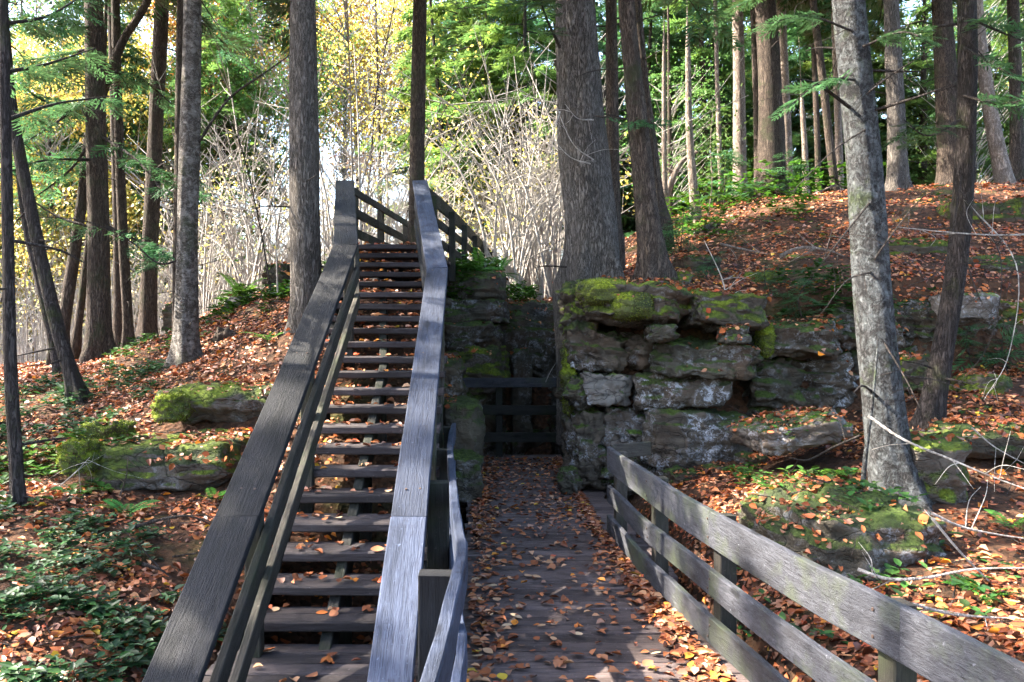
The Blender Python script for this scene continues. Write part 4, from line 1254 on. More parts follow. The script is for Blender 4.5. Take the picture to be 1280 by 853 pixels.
rg = np.random.default_rng(21)
G, Yw, Og, Hm = ML_GREEN, ML_YELLOW, ML_ORANGE, ML_HEM
FAR = [(45, 40, "leaf_b", 8.0, 1.4, G, MB_BROWN, .16, 0), (205, 46, "leaf_b", 9.0, 1.6, Yw, MB_BROWN, .16, 1), (385, 46, "leaf_b", 12.5, 1.5, Yw, MB_BROWN, .16, 1), (260, 42, "hem_far", 9.0, 1.1, Hm, MB_BROWN, .18, 2), (120, 37, "hem_far2", 9.0, 1.0, Hm, MB_BROWN, .16, 2), (515, 44, "leaf_b", 10.0, 1.4, Yw, MB_BROWN, .16, 1), (95, 40, "leaf_b", .4, 1.3, Yw, MB_BROWN, .16, 1), (0, 46, "leaf_b", .3, 1.7, Yw, MB_BROWN, .16, 1), (180, 46, "leaf_b", .3, 1.6, Yw, MB_BROWN, .16, 1), (255, 46, "leaf_low", .3, 2.0, G, MB_BROWN, .12, 0), (310, 48, "leaf_low", .3, 1.8, Yw, MB_BROWN, .12, 1),  # px, distance, crown, start height, scale, leaf, bark, radius, kind
    (-20, 36, "leaf_b", 0.6, 1.2, G, MB_BROWN, .16, 0), (60, 34, "leaf_b", 0.3, 1.3, Yw, MB_BROWN, .17, 1), (150, 36, "hem_far", 0.6, 1.1, Hm, MB_BROWN, .2, 2),
    (-60, 33, "hem_far2", 1.0, 1.2, Hm, MB_BROWN, .2, 2), (110, 44, "leaf_a", 0.5, 1.8, Og, MB_BROWN, .2, 3), (205, 38, "leaf_b", 0.8, 1.3, G, MB_BROWN, .18, 0), (290, 42, "leaf_a", 11.0, 1.5, Og, MB_BROWN, .18, 3), (275, 35, "hem_far2", 7.7, .9, G, MB_BROWN, .16, 4), (330, 38, "leaf_b", 8.2, 1.2, G, MB_BROWN, .15, 0), (430, 40, "leaf_thin", 9.1, 1.9, Yw, MB_PALE, .16, 1), (480, 33, "leaf_thin", 7.8, 1.3, Yw, MB_BROWN, .12, 1), (455, 48, "leaf_a", 11.0, 1.6, Og, MB_BROWN, .2, 3), (572, 30, "hem_far2", 6.0, 1.05, G, MB_DARK, .17, 4), (610, 33, "hem_far", 5.0, 1.15, Hm, MB_DARK, .2, 2), (655, 28, "hem_far2", 5.5, 1.0, G, MB_DARK, .17, 4), (565, 40, "hem_far", 5.8, 1.3, Hm, MB_DARK, .2, 2),
    (695, 36, "hem_far", 5.1, 1.3, Hm, MB_BROWN, .2, 2), (640, 44, "hem_far", 6.5, 1.5, Hm, MB_BROWN, .2, 2), (600, 29, "leaf_thin", 4.0, 1.0, Yw, MB_BROWN, .1, 1), (750, 30, "hem_far2", 1.5, 1.1, Hm, MB_BROWN, .2, 2), (800, 26, "hem_far", 0.8, .95, Hm, MB_BROWN, .18, 2), (850, 31, "hem_far2", 1.5, 1.2, Hm, MB_BROWN, .2, 2), (838, 22, "leaf_thin", 0.6, .7, G, MB_BROWN, .1, 0), (770, 40, "leaf_b", 0.5, 1.5, G, MB_BROWN, .2, 0),
    (885, 25, "hem_far", 2.0, .9, G, MB_BROWN, .17, 4), (930, 34, "hem_far", 1.5, 1.2, Hm, MB_BROWN, .2, 2), (900, 42, "leaf_b", 0.5, 1.7, G, MB_BROWN, .2, 0), (992, 28, "hem_far2", 2.5, 1.0, Hm, MB_BROWN, .2, 2), (1012, 38, "leaf_b", 0.8, 1.4, G, MB_BROWN, .2, 0), (1070, 26, "hem_far", 2.0, .9, G, MB_BROWN, .17, 4), (1090, 34, "hem_far2", 1.0, 1.2, Hm, MB_BROWN, .2, 2), (1152, 25, "hem_far", 1.2, .8, G, MB_BROWN, .18, 4), (1150, 36, "leaf_b", 0.6, 1.4, G, MB_BROWN, .2, 0), (1216, 23, "leaf_thin", 0.8, .9, G, MB_BROWN, .12, 0), (1235, 30, "hem_far", 1.5, 1.0, Hm, MB_BROWN, .2, 2), (1300, 26, "hem_far2", 1.0, 1.0, G, MB_BROWN, .2, 4), (1340, 33, "hem_far", 1.0, 1.2, Hm, MB_BROWN, .2, 2), (1210, 42, "leaf_b", 0.5, 1.7, G, MB_BROWN, .2, 0), (1290, 44, "leaf_b", 0.5, 1.7, Yw, MB_BROWN, .2, 1),
    ]
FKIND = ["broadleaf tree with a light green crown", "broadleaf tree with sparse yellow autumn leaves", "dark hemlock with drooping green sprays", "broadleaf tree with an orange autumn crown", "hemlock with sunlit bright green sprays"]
MARK = [(-60, "beyond the left frame edge"), (20, "behind the thin left-edge trunk"), (122, "behind the broad brown left trunk"), (190, "behind the dark reddish trunk"), (236, "behind the shaggy birch"), (300, "behind the brushy left rise"),
        (380, "behind the straight trunk by the handrail"), (440, "behind the stair top"), (500, "left of the dark narrow trunk"), (580, "above the upper railing"), (650, "above the dark rock gap"), (722, "behind the massive trunk"), (790, "behind the leaning brown trunk"),
        (862, "behind the crooked pale trunk"), (924, "behind the straight pale trunk"), (962, "behind the thick crest trunk"), (1012, "behind the crest stems"), (1075, "behind the big lichened trunk"), (1120, "behind the brown crest trunk"), (1185, "behind the thick furrowed trunk"),
        (1240, "behind the white-sided trunk"), (1300, "at the right frame edge")]
near = {}
for f in FAR:
    mk = min(MARK, key=lambda q: abs(q[0] - f[0]))[1]
    near.setdefault((f[8], mk), []).append(f)
for (ki, mk), fs in near.items():
    fs.sort(key=lambda q: q[1])
    for i, (px, Y, key, z0, sc, mat, bark, r, li) in enumerate(fs):
        w = "far" if len(fs) == 1 else ("nearer", "farther", "farthest")[i]
        far_tree(f"{w} {FKIND[ki]} {mk}", (px - CX) * Y / FPX, Y, z0 + 9 * sc, key, z0, sc, mat, bark, r, "trees of the woods behind")
# unseen hemlocks outside the frame; the left ones are added to shade the foreground
for (x, y, key, z0, sc, mat, wh) in ((-11.5, 10.5, "hem_b", 6.0, .9, ML_HEM, "left, added for shade, in line with the birch"), 
                                 (-14, 7, "hem_b", 6, 1.0, ML_HEM, "far left, added for shade, deepest in the wood"), (-7.0, 4.0, "hem_a", 5.0, .8, ML_HEM, "left, closest to the stairs' foot"), (9, 4, "hem_b", 4, 1.0, ML_HEM, "right, beyond the bank")):
    far_tree("tall hemlock just outside the picture on the " + wh, x, y, z0 + 9.5 * sc, key, z0, sc, mat, MB_BROWN, .2, "hemlocks standing around the clearing")
# ------------------------------------------------------------------ brush thicket behind the stairs
def stems(acc, xs, ys, hs, rads, rg, lean=.25, tint=(1, 1, 1), k=3, twig=2):
    for x, y, h, r in zip(xs, ys, hs, rads):
        zg = float(gzi(x, y))
        l = rg.normal(0, lean, 2) * h
        p = smooth_path([np.array([x, y, zg - .1]), np.array([x + l[0] * .25, y + l[1] * .25, zg + h * .5]), np.array([x + l[0], y + l[1], zg + h * (1 - .25 * np.hypot(*l) / h)])], 4)
        V, F = tube(p, np.linspace(r, r * .25, len(p)), k); acc.add(V, F, tint)
        for q in range(twig):
            j = rg.integers(3, len(p) - 1); d = rg.normal(0, 1, 3); d[2] = abs(d[2]) + .3; d /= np.linalg.norm(d)
            L = h * rg.uniform(.12, .32)
            e = np.array([p[j], p[j] + d * L * .6, p[j] + d * L + np.array([0, 0, .03])])
            V, F = tube(e, np.array([r * .5, r * .35, r * .12]), 3); acc.add(V, F, tint)


_gz_cache = {}
def gzi(x, y):
    return ground_z(np.array([x]), np.array([y]))[0]


rg = np.random.default_rng(5)
A = Acc()
nc = 170
cp = rg.uniform(225, 725, nc); cy = rg.uniform(15.5, 27, nc)
reps = rg.integers(3, 11, nc)
Y = np.repeat(cy, reps) + rg.normal(0, .5, reps.sum()); px = np.repeat(cp, reps) + rg.normal(0, 20, reps.sum())
# the wood's clearing: stems stand clear of the walkway
X = (px - CX) * Y / FPX
keep = ~((X > np.interp(Y, [10, 19], [-2.2, -.9])) & (X < np.interp(Y, [10, 19], [-.3, .7])) & (Y < 19.2))
X, Y = X[keep], Y[keep]
stems(A, X, Y, 1.2 + 4.6 * rg.random(len(X)) ** 1.3, rg.uniform(.011, .034, len(X)), rg, .3, twig=6, k=4)
px = rg.uniform(-80, 230, 500); Y = rg.uniform(16, 30, 500)
stems(A, (px - CX) * Y / FPX, Y, rg.uniform(1.0, 3.4, 500), rg.uniform(.009, .022, 500), rg, .2, twig=4)
link("brush_thicket", A.mesh("brush_thicket", MB_TWIG, True), label="pale leafless brush and saplings crowding the sunny clearing behind", kind="stuff")
# thin leaves left on the brush
A = Acc()
n = 15000
px = np.where(rg.random(n) < .75, rg.uniform(230, 720, n), rg.uniform(-40, 230, n)); Y = rg.uniform(16, 27, n)
X = (px - CX) * Y / FPX
zg = ground_z(X, Y)
hz = rg.uniform(.2, 1, n) ** .8 * 4.2
cl = np.array([noise.noise(Vector((x * .9, y * .9, h * .9))) for x, y, h in zip(X, Y, hz)])
k = cl > .0
pos = np.stack([X, Y, zg + hz], -1)[k]; m = len(pos)
V, F = diamonds(pos, rg.normal(0, 1, (m, 3)), rg.normal(0, .7, (m, 3)) + np.array([0, 0, 1]), rg.uniform(.05, .11, m), rg.uniform(.035, .075, m))
pal = np.array([(.60, .52, .14), (.55, .50, .22), (.30, .34, .08), (.58, .42, .14), (.62, .56, .36)])
A.add(V, F, np.repeat(pal[rg.integers(0, 5, m)] * rg.uniform(.7, 1.25, (m, 1)), 4, 0))
link("brush_leaves", A.mesh("brush_leaves", ML_BRUSH), label="sparse yellow leaves hanging in the pale brush", kind="stuff")

# individual saplings that stand out
def sapling(label, pts, Y, r, mat, twigs=10, leaves=0, leafmat=None, dY=0):
    p0 = P(*pts[0], Y); zg = float(gzi(p0.x, p0.y))
    t = thing("sapling", label, "sapling", (p0.x, p0.y, min(p0.z, zg)))
    o = limb(t, pts, Y, r, mat, twigs=twigs, dY=dY, name="stem")
    if leaves:
        rr = np.random.default_rng(int(pts[0][0]))
        q = smooth_path([np.array(P(a, b, Y)) for a, b in pts], 8)
        pos = q[rr.integers(len(q) // 3, len(q), leaves)] + rr.normal(0, .22, (leaves, 3))
        V, F = diamonds(pos, rr.normal(0, 1, (leaves, 3)), rr.normal(0, .5, (leaves, 3)) + np.array([0, 0, 1]), rr.uniform(.05, .1, leaves), rr.uniform(.035, .07, leaves))
        A = Acc(); A.add(V, F, np.repeat(rr.uniform(.7, 1.3, (leaves, 1)) * np.ones(3), 4, 0))
        f = link("foliage", A.mesh("foliage", leafmat or ML_YELLOW), t); f.location = -t.location
    return t


sapling("bent bare sapling left of the big straight trunk by the handrail", [(345, 415), (335, 340), (318, 250), (300, 180), (280, 140)], 12, .016, MB_DEAD, 14, 60, ML_GREEN)
sapling("thin upright sapling just left of the big straight trunk", [(348, 400), (345, 300), (342, 220), (346, 180)], 11.5, .014, MB_TWIG, 10, 40)
sapling("forked pale sapling in the brush right of the stair top", [(640, 378), (632, 330), (622, 270), (600, 210), (575, 170)], 16, .022, MB_TWIG, 18, 80)
sapling("straight pale sapling in the brush beside the massive trunk", [(672, 380), (668, 300), (664, 220), (655, 130)], 16.5, .024, MB_TWIG, 18, 60)
sapling("slanting dark sapling in the brush behind the stair top", [(505, 300), (512, 250), (530, 190), (560, 130), (600, 60)], 17, .02, MB_DEAD, 14, 120)
sapling("tall sapling with sparse yellow leaves between the two stair trunks", [(450, 300), (462, 220), (470, 120), (490, 20), (500, -40)], 18, .03, MB_DEAD, 24, 300)
sapling("slim green-leaved sapling on the slope beside the crooked pale trunk", [(885, 270), (890, 230), (888, 180), (892, 130)], 15, .012, MB_PALE, 10, 260, ML_GREEN)
sapling("low green-leaved sapling below the straight pale trunk", [(800, 300), (796, 260), (790, 220), (780, 190)], 14, .012, MB_DEAD, 10, 120, ML_YELLOW)
sapling("thin dead stem standing on the mossy top slab", [(912, 415), (908, 385), (903, 350), (880, 300)], 8.9, .013, MB_TWIG, 8)

# ------------------------------------------------------------------ leaf litter
PAL = np.array([(.27, .088, .034), (.36, .135, .055), (.16, .052, .026), (.44, .235, .125), (.31, .165, .11), (.085, .034, .022), (.50, .19, .028), (.52, .34, .04), (.36, .085, .04)])
PW = np.array([.22, .15, .21, .09, .11, .15, .03, .012, .03]); PW = PW / PW.sum()


def scatter_leaves(X, Y, rg, size=(.045, .095), skip=None, ztop=9.0, lift=.008):
    pos = []; nor = []
    for x, y in zip(X, Y):
        p, nrm = drop(x, y, ztop)
        if p is None or nrm.z < .35: continue
        if 1.85 < x < 3.4 and 4.7 < y < 6.2 and p.z > .3 and rg.random() < .6: continue
        pos.append(p[:]); nor.append(nrm[:])
    pos = np.array(pos); nor = np.array(nor); m = len(pos)
    az = rg.uniform(0, 6.283, m)
    D = np.stack([np.cos(az), np.sin(az), rg.normal(0, .22, m)], -1)
    D -= nor * (D * nor).sum(1)[:, None] * .9
    U = nor + rg.normal(0, .35, (m, 3))
    s = size[0] * .55 + (size[1] - size[0] * .55) * rg.random(m) ** 1.5
    pos = pos + nor * (lift + rg.uniform(0, .025, m))[:, None]
    V, F = kites(pos, D, U, s, s * rg.uniform(.45, .8, m), rg.uniform(-.5, .6, (m, 1)))
    t = PAL[rg.choice(len(PAL), m, p=PW)] * rg.uniform(.65, 1.3, (m, 1)) * np.array([1.05, .95, .85])
    return V, F, np.repeat(t, 6, 0)


rg = np.random.default_rng(31)
def litter_density(x, y):
    d = np.ones_like(x)
    cover = np.exp(-(((x + 2.9) / 1.3) ** 2 + ((y - 4.6) / .9) ** 2)) + np.exp(-(((x + 5.0) / 1.3) ** 2 + ((y - 8.6) / 1.7) ** 2))
    d *= 1 - .25 * np.clip(cover, 0, 1)
    pt = np.array([noise.fractal(Vector((a * 1.3, b * 1.3, 4.4)), .9, 2.0, 3) for a, b in zip(x, y)])
    d *= np.clip(.72 + pt * 1.3, .12, 1)
    d *= np.where((x > -1.4) & (x < -.3) & (y > 4.0) & (y < 10.2), .22, 1)
    d *= np.where((x > -.25) & (x < 1.4) & (y < 11.9), 0.0, 1)
    return d


def sample(n, x0, x1, y0, y1):
    x = rg.uniform(x0, x1, n); y = rg.uniform(y0, y1, n)
    k = rg.random(n) < litter_density(x, y)
    # stay inside what can be seen with a wide margin
    k &= np.abs(x) < y * .95 + 1.2
    return x[k], y[k]


AL = Acc()
for (n, x0, x1, y0, y1, sz) in ((60000, -5.5, 6.0, 2.6, 7.0, (.035, .08)), (62000, -8, 8.5, 7.0, 12, (.04, .085)), (26000, -9, 12, 12, 19, (.05, .10)), (5000, -16, 18, 19, 30, (.1, .2))):
    x, y = sample(n, x0, x1, y0, y1)
    V, F, T = scatter_leaves(x, y, rg, sz)
    AL.add(V, F, T)
link("leaf_litter", AL.mesh("leaf_litter", ML_LITTER), label="deep litter of brown and rust fallen leaves over the slopes", kind="stuff")

AW = Acc()
tx = np.concatenate([rg.uniform(-5, -1.5, 500), rg.uniform(1.5, 7, 900)]); ty = np.concatenate([rg.uniform(3.2, 11, 500), rg.uniform(3, 14, 900)])
for x, y in zip(tx, ty):
    p, nn = drop(x, y)
    if p is None or nn.z < .5: continue
    az = rg.uniform(0, 6.283); L = rg.uniform(.06, .4)
    d = np.array([math.cos(az), math.sin(az), rg.uniform(-.05, .25)]); d -= np.array(nn) * d.dot(np.array(nn)) * .8
    o = np.array(p) + np.array([0, 0, .025])
    V, F = tube(np.array([o, o + d * L * .5 + rg.normal(0, .012, 3), o + d * L]), np.array([1, .8, .4]) * rg.uniform(.0025, .006), 4)
    AW.add(V, F)
link("twig_litter", AW.mesh("twig_litter", MB_DEAD), label="small broken twigs strewn through the leaf litter", kind="stuff")

# leaves on the boardwalk, denser at the edges; the largest ones are individuals
shapes = []
rs = np.random.default_rng(77)
def leaf_shape(kind, tint, seed):
    r = np.random.default_rng(seed)
    if kind == 0:      # pointed oval with curl
        t = np.linspace(0, 1, 7); w = .34 * np.sin(t * math.pi) ** .8
        curl = r.uniform(-.25, .45); fold = r.uniform(.05, .5)
        mid = np.stack([t - .5, 0 * t, curl * (t - .5) ** 2], -1)
        L = mid + np.stack([0 * t, w, w * fold], -1); Rr = mid + np.stack([0 * t, -w, w * fold], -1)
    else:              # lobed maple-like outline
        ang = np.linspace(0, 2 * math.pi, 23)[:-1]
        rad = .30 + .16 * np.abs(np.cos(2.5 * ang)) ** .7 + r.uniform(-.03, .03, 22)
        c = np.array([[0, 0, 0]]); ring = np.stack([np.cos(ang) * rad, np.sin(ang) * rad, r.uniform(0, .16, 22) + .12 * np.cos(ang * 2 + r.uniform(0, 6))], -1)
        V = np.concatenate([c, ring]); F = np.array([[0, 1 + i, 1 + (i + 1) % 22] for i in range(22)])
        return mesh_np("fallen_leaf", V, F, ML_LITTER, np.broadcast_to(tint, (len(V), 3)))
    V = np.concatenate([mid, L, Rr]); n = 7
    F = [[i, i + 1, n + i + 1, n + i] for i in range(n - 1)] + [[i + 1, i, 2 * n + i, 2 * n + i + 1] for i in range(n - 1)]
    return mesh_np("fallen_leaf", V, np.array(F), ML_LITTER, np.broadcast_to(tint, (len(V), 3)))


LV = {"brown": [(.24, .085, .04), (.15, .055, .03), (.30, .13, .07)], "tan": [(.40, .24, .14), (.46, .32, .20)], "orange": [(.48, .17, .03), (.40, .13, .04)], "yellow": [(.52, .36, .05), (.46, .28, .04)]}
LM = {k: [leaf_shape(j % 2 if k != "tan" else 0, np.array(c), 300 + 7 * i + j) for i, c in enumerate(v) for j in range(3)] for k, v in LV.items()}
LLAB = {"brown": "curled russet brown leaf lying on the dark boardwalk planks", "tan": "pale tan curled leaf lying on the dark boardwalk planks",
        "orange": "bright orange leaf lying on the dark boardwalk planks", "yellow": "golden yellow leaf lying on the dark boardwalk planks"}
SLAB = {k: v.replace("the dark boardwalk planks", "an open stair tread") for k, v in LLAB.items()}


def place_leaf(k, p, s, lab, grp):
    o = link("fallen_leaf", LM[k][rs.integers(len(LM[k]))], None, p, lab, "leaf", grp)
    o.scale = (s, s, s); o.rotation_euler = (rs.normal(0, .16), rs.normal(0, .16), rs.uniform(0, 6.28))


def bw_pos(y):
    u = rs.random()
    if u < .34: x = 1.36 - abs(rs.normal(0, .17))
    elif u < .56: x = BW0 + .05 + abs(rs.normal(0, .14))
    else: x = rs.uniform(BW0 + .05, 1.36)
    lim = np.interp(y, [1.5, 3, 3.6, 4.7, 7.2, 12], [1.36, 1.36, 1.38, 1.28, 1.14, 1.2])
    return min(x, lim - rs.uniform(0, .06) if x > lim else x)


kinds = ["brown", "tan", "orange", "yellow"]; kp = [.62, .24, .09, .05]
for i in range(270):
    y = rs.uniform(3.5, 6.4)
    k = kinds[rs.choice(4, p=kp)]
    place_leaf(k, (bw_pos(y), y, .012 + rs.uniform(0, .012)), rs.uniform(.04, .095), LLAB[k], "leaves: " + LLAB[k])
AB = Acc()
m = 2600
ys = 6.6 + 5.1 * rs.random(m) ** .85; xs = np.array([bw_pos(y) for y in ys])
mm = 1700
ys = np.concatenate([ys, rs.uniform(1.6, 6.6, mm)]); xs = np.concatenate([xs, [bw_pos(y) if rs.random() < .6 else min(1.33, np.interp(y, [1.5, 4.7, 7.2], [1.36, 1.25, 1.13])) - abs(rs.normal(0, .1)) for y in ys[m:]]])
m = len(ys)
az = rs.uniform(0, 6.28, m)
s = rs.uniform(.035, .085, m)
V, F = kites(np.stack([xs, ys, .008 + rs.uniform(0, .02, m)], -1), np.stack([np.cos(az), np.sin(az), rs.normal(0, .12, m)], -1), np.stack([rs.normal(0, .25, m), rs.normal(0, .25, m), np.ones(m)], -1), s, s * rs.uniform(.5, .8, m), .25)
t = PAL[rs.choice(len(PAL), m, p=PW)] * rs.uniform(.6, 1.25, (m, 1))
AB.add(V, F, np.repeat(t, 6, 0))
link("boardwalk_leaves", AB.mesh("boardwalk_leaves", ML_LITTER), label="countless fallen leaves drifting over the far boardwalk and along its fence", kind="stuff")
# leaves on the treads
AT = Acc(); c = 0
pos = []
for n in range(0, 23):
    for q in range(int(rs.integers(12, 28)) if n < 12 else int(rs.integers(26, 52))):
        x = rs.uniform(XL - .1, XR + .02) + stair_x(n); y = SY0 + RUN * n + rs.uniform(.02, .26); z = RISE * n + .012
        if n == 0: y = SY0 - rs.uniform(-.2, .6)
        if n < 6 and q < 8:
            k = kinds[rs.choice(4, p=kp)]
            place_leaf(k, (x, y, z), rs.uniform(.055, .095), SLAB[k], "leaves: " + SLAB[k])
        else:
            pos.append((x, y, z))
pos = np.array(pos); m = len(pos); az = rs.uniform(0, 6.28, m); s = rs.uniform(.05, .085, m)
V, F = kites(pos, np.stack([np.cos(az), np.sin(az), rs.normal(0, .12, m)], -1), np.stack([rs.normal(0, .3, m), rs.normal(0, .3, m), np.ones(m)], -1), s, s * rs.uniform(.5, .8, m), .3)
AT.add(V, F, np.repeat(PAL[rs.choice(len(PAL), m, p=PW)] * rs.uniform(.9, 1.7, (m, 1)), 6, 0))
link("stair_leaves", AT.mesh("stair_leaves", ML_LITTER), label="small fallen leaves gathered on the higher stair treads", kind="stuff")

# ------------------------------------------------------------------ ground cover and ferns
rg = np.random.default_rng(41)
AC = Acc()
def cover_patch(cx, cy, rx, ry, n, h=.10, leaf=(.04, .085), tint=(1, 1, 1), clump=.1):
    a = rg.uniform(0, 6.283, n); r = np.sqrt(rg.random(n))
    x = cx + np.cos(a) * r * rx; y = cy + np.sin(a) * r * ry
    pos = []; dr = []; up = []
    for px_, py_ in zip(x, y):
        kk = noise.fractal(Vector((px_ * 2.3, py_ * 2.3, 2.2)), .9, 2.0, 3)
        if kk < -.15 + .45 * rg.random(): continue
        p, nn = drop(px_, py_)
        if p is None or nn.z < .3: continue
        hh = h * rg.uniform(.15, 1.0) * (.7 + kk)
        base = np.array(p) + np.array([0, 0, hh])
        az0 = rg.uniform(0, 6.283); nl = rg.integers(3, 6)
        for q in range(nl):
            aa = az0 + q * 6.283 / nl + rg.normal(0, .3)
            pos.append(base + rg.normal(0, .008, 3)); dr.append((math.cos(aa), math.sin(aa), rg.uniform(-.25, .5))); up.append((rg.normal(0, .2), rg.normal(0, .2), 1))
    if not pos: return
    pos = np.array(pos); m = len(pos)
    s = rg.uniform(leaf[0] * .6, leaf[1] * 1.25, m)
    V, F = kites(pos, np.array(dr), np.array(up), s, s * rg.uniform(.28, .75, m), .15)
    t = np.array(tint) * rg.uniform(.45, 1.5, (m, 1)) * (1 + rg.normal(0, .12, (m, 3)))
    AC.add(V, F, np.repeat(np.clip(t, .05, 3), 6, 0))


cover_patch(-2.9, 4.6, 1.4, 1.2, 2600, leaf=(.03, .065))
cover_patch(-2.0, 3.9, .9, .8, 1100, leaf=(.03, .065))
cover_patch(-5.0, 8.7, 1.5, 2.0, 2600, h=.12, leaf=(.04, .08))
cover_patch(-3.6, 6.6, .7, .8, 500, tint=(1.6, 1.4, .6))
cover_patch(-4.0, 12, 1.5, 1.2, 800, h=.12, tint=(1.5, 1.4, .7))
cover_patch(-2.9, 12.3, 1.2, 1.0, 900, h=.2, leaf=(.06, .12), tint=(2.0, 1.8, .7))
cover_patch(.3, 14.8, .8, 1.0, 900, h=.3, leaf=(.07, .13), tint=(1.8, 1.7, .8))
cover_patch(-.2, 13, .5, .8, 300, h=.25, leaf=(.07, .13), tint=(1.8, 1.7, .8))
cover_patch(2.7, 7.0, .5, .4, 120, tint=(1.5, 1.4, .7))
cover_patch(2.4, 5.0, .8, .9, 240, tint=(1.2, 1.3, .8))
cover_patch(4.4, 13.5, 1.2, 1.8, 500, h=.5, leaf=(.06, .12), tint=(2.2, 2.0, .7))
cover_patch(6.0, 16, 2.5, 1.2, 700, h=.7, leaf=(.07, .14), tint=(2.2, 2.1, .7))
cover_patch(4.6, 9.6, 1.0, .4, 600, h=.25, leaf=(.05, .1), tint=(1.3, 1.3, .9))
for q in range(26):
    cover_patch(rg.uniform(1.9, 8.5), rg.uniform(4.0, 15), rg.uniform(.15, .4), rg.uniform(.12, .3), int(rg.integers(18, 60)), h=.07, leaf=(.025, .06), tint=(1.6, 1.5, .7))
link("ground_cover", AC.mesh("ground_cover", ML_COVER), label="low dark green leafy ground cover spreading over the left slope and ledges", kind="stuff")


def fern(label, px, py, Y, n=7, L=.3, tint=(1, 1, 1), mat=ML_FERN):
    p = P(px, py, Y); h, nn = drop(p.x, p.y)
    if h is None: h = p
    rr = np.random.default_rng(int(px * 7 + py))
    f = thing("fern", label, "fern", tuple(h))
    meshes = []
    for v in range(2):
        A = Acc(); pos = []; dr = []; ln = []
        for i in range(14):
            t = (i + 1) / 15
            q = np.array([t, 0, .55 * t - .55 * t * t])
            w = .22 * math.sin(math.pi * (t * .85 + .12)) + .02
            for s in (-1, 1):
                pos.append(q); dr.append((.35, s, -.12)); ln.append(w)
        m = len(pos)
        V, F = diamonds(np.array(pos), np.array(dr), np.tile([0, 0, 1.0], (m, 1)) + rr.normal(0, .1, (m, 3)), np.array(ln), np.array(ln) * .32 + .012)
        A.add(V, F, np.repeat(np.array(tint) * rr.uniform(.7, 1.3, (m, 1)), 4, 0))
        st = np.array([[t, 0, .55 * t - .55 * t * t] for t in np.linspace(0, 1, 8)])
        V, F = tube(st, np.linspace(.012, .004, 8), 3); A.add(V, F, np.array(tint) * .7)
        meshes.append(A.mesh("frond", mat))
    for i in range(n):
        o = link("frond", meshes[i % 2], f)
        s = L * rr.uniform(.7, 1.2); o.scale = (s, s, s)
        o.rotation_euler = (rr.normal(0, .2), rr.normal(0, .25) - .15, i * 6.283 / n + rr.normal(0, .25))
    return f


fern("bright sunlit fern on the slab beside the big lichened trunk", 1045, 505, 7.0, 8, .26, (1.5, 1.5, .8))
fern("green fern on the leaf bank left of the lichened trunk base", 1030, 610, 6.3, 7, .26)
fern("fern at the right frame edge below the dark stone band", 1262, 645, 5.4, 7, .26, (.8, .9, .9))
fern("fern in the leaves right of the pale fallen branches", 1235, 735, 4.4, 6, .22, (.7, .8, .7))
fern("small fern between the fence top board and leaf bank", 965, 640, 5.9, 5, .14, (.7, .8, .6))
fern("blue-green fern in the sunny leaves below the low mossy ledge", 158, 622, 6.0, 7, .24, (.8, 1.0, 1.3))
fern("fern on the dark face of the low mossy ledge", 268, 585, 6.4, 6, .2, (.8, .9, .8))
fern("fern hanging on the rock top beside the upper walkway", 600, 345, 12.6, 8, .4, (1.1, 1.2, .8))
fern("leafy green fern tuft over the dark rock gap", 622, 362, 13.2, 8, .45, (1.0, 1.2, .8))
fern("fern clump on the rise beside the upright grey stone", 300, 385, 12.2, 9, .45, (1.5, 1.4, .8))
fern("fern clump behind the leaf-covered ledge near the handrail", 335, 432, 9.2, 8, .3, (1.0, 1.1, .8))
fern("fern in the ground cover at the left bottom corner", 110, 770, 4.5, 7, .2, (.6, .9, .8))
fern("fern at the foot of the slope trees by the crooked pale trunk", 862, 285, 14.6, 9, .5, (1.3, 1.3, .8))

def seedling(label, px, py, Y, h=.7, n=26, tint=1.0):
    p = P(px, py, Y); q, nn = drop(p.x, p.y)
    q = q or p
    rr = np.random.default_rng(int(px + py * 3))
    t = thing("hemlock_seedling", label, "seedling", tuple(q))
    pth = smooth_path([np.array([0, 0, -.05]), np.array([rr.normal(0, .05), rr.normal(0, .05), h * .5]), np.array([rr.normal(0, .1), rr.normal(0, .1), h])], 5)
    V, F = tube(pth, np.linspace(.012, .004, len(pth)), 5)
    link("stem", mesh_np("stem", V, F, MB_DEAD, smooth=True), t)
    A = Acc()
    ss = rr.uniform(.08, 1, n)
    pos = np.stack([np.interp(ss, np.linspace(0, 1, len(pth)), pth[:, k]) for k in range(3)], -1)
    az = rr.uniform(0, 6.283, n)
    add_sprays(A, pos, np.stack([np.cos(az), np.sin(az), rr.uniform(-.35, .25, n)], -1), h * rr.uniform(.4, .8, n) * (1.25 - ss * .7), np.ones((n, 3)) * rr.uniform(.5, 1.2, (n, 1)) * tint, rr, wmul=1.0)
    link("foliage", A.mesh("foliage", ML_HEM), t)


for lab, px, py, Y, h in (("bushy hemlock seedling on the ledge left of the lichened trunk", 1005, 395, 9.3, .55), ("small hemlock seedling above the mossy slab end", 960, 372, 9.6, .4), ("hemlock seedling between the lichened trunk and the curving dark trunk", 1140, 400, 9.2, .5),
                          ("hemlock seedling drooping over the ledge at the right edge", 1262, 420, 9.0, .6), ("low hemlock seedling on the slab near the dead stem", 885, 352, 9.9, .35), ("low hemlock seedling beside the pale grey flat block", 1215, 360, 9.3, .4),
                          ("hemlock seedling behind the leaning brown trunk on the slope", 850, 300, 12.5, .7), ("young hemlock at the foot of the straight pale trunk", 905, 268, 16.5, 1.2), ("young hemlock beside the thick crest trunk", 985, 262, 16.0, .9)):
    seedling(lab, px, py, Y, h)

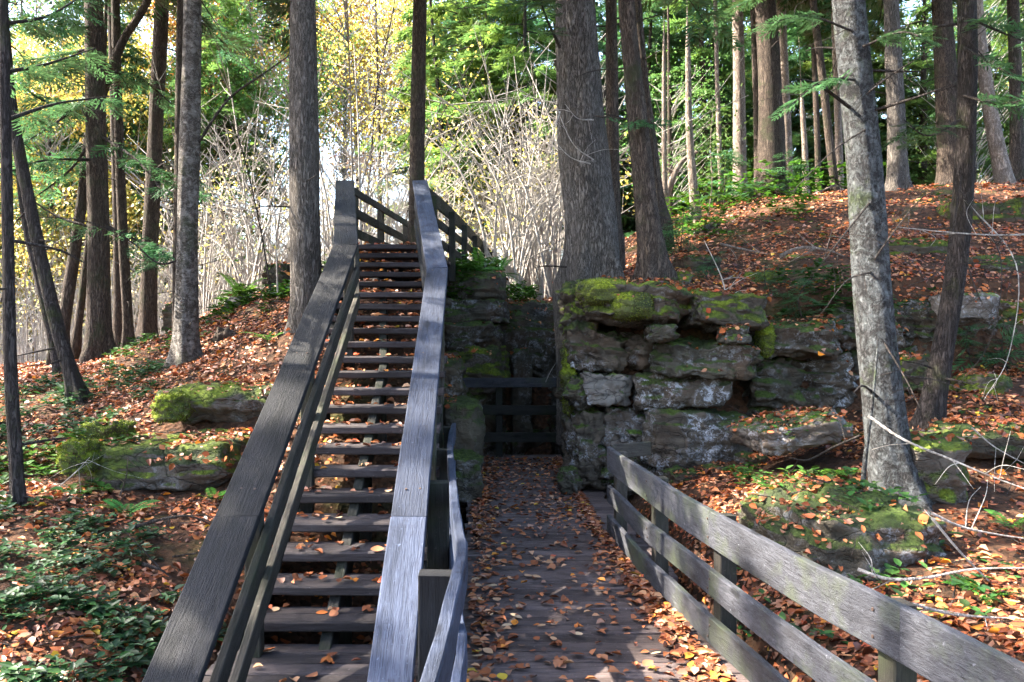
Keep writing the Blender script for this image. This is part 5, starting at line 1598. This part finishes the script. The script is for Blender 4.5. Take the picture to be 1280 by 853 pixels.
# ------------------------------------------------------------------ dead wood
def dead(label, pts, Y, r, mat=MB_TWIG, dY=0, twigs=4, cat="branch"):
    p = P(*pts[0], Y)
    t = thing("dead_branch", label, cat, tuple(p))
    limb(t, pts, Y, r, mat, dY=dY, twigs=twigs, name="stem")


dead("long pale arching branch sweeping from the lichened trunk to the right edge", [(1085, 520), (1130, 550), (1190, 575), (1240, 596), (1300, 618)], 5.2, .010, dY=-.5, twigs=5)
dead("thick pale branch lying level above the top fence board", [(1072, 712), (1110, 724), (1160, 722), (1215, 712), (1300, 710)], 4.3, .012, dY=-.3, twigs=3)
dead("forked pale branch from the mossy boulder to the right edge", [(1165, 642), (1200, 658), (1245, 668), (1300, 676)], 4.7, .010, twigs=3)
dead("thin pale stick slanting down across the leaves under the forked branch", [(1165, 648), (1200, 690), (1240, 730), (1290, 775)], 4.5, .008, twigs=3)
dead("low grey stick resting on leaves near the bottom right", [(1140, 755), (1190, 768), (1240, 772), (1300, 775)], 4.1, .009, twigs=4)
dead("pale bundle twig rising over the stone band at the right edge", [(1215, 535), (1245, 560), (1300, 590)], 6.0, .007, twigs=4)
dead("brown curved stick under the tilted slab", [(1075, 545), (1040, 560), (1010, 575), (985, 572)], 6.6, .012, MB_DEAD, twigs=2)
dead("bleached log lying on the leafy slope left of the lichened trunk", [(975, 320), (1000, 310), (1030, 312), (1055, 320)], 10.6, .03, MB_PALE, twigs=3, cat="log")
dead("thin fallen stick on the leafy slope below the thick crest trunk", [(900, 305), (930, 312), (960, 318)], 11.2, .02, MB_PALE, twigs=3)
dead("fallen pole leaning on the crest between the tan trunk and lichened one", [(1005, 250), (1025, 240), (1046, 230)], 15.5, .04, MB_PALE, twigs=1)
dead("leaning broken pale trunk among the woods behind the leaning brown tree", [(832, 245), (850, 205), (872, 190)], 17.5, .09, MB_PALE, twigs=4, cat="log")
dead("thin bare sticks at the low mossy ledge in the left sun", [(70, 612), (95, 590), (112, 572)], 6.3, .006, twigs=8)
dead("brown root-like stick on leaves beside the dark handrail", [(165, 660), (200, 650), (235, 645), (262, 655)], 5.5, .014, MB_DEAD, twigs=3)
dead("short brown stick beside the dark handrail lower down", [(178, 705), (200, 712), (214, 722)], 5.0, .012, MB_DEAD, twigs=1)
dead("mossy stick poking up in front of the low ledge", [(150, 620), (158, 595), (160, 570)], 6.2, .009, MB_BROWN, twigs=2)
dead("white twig hanging over the pale-topped back railing", [(682, 478), (688, 465), (696, 452)], 11.5, .008, twigs=0)
st = rock("stump", "dark broken stump leaning beside the shaggy birch base", (254, 412, 302, 462, 10.4, .3), MB_BROWN, .2, 2.8, cat="stump", tilt=(0, R(20), 0))
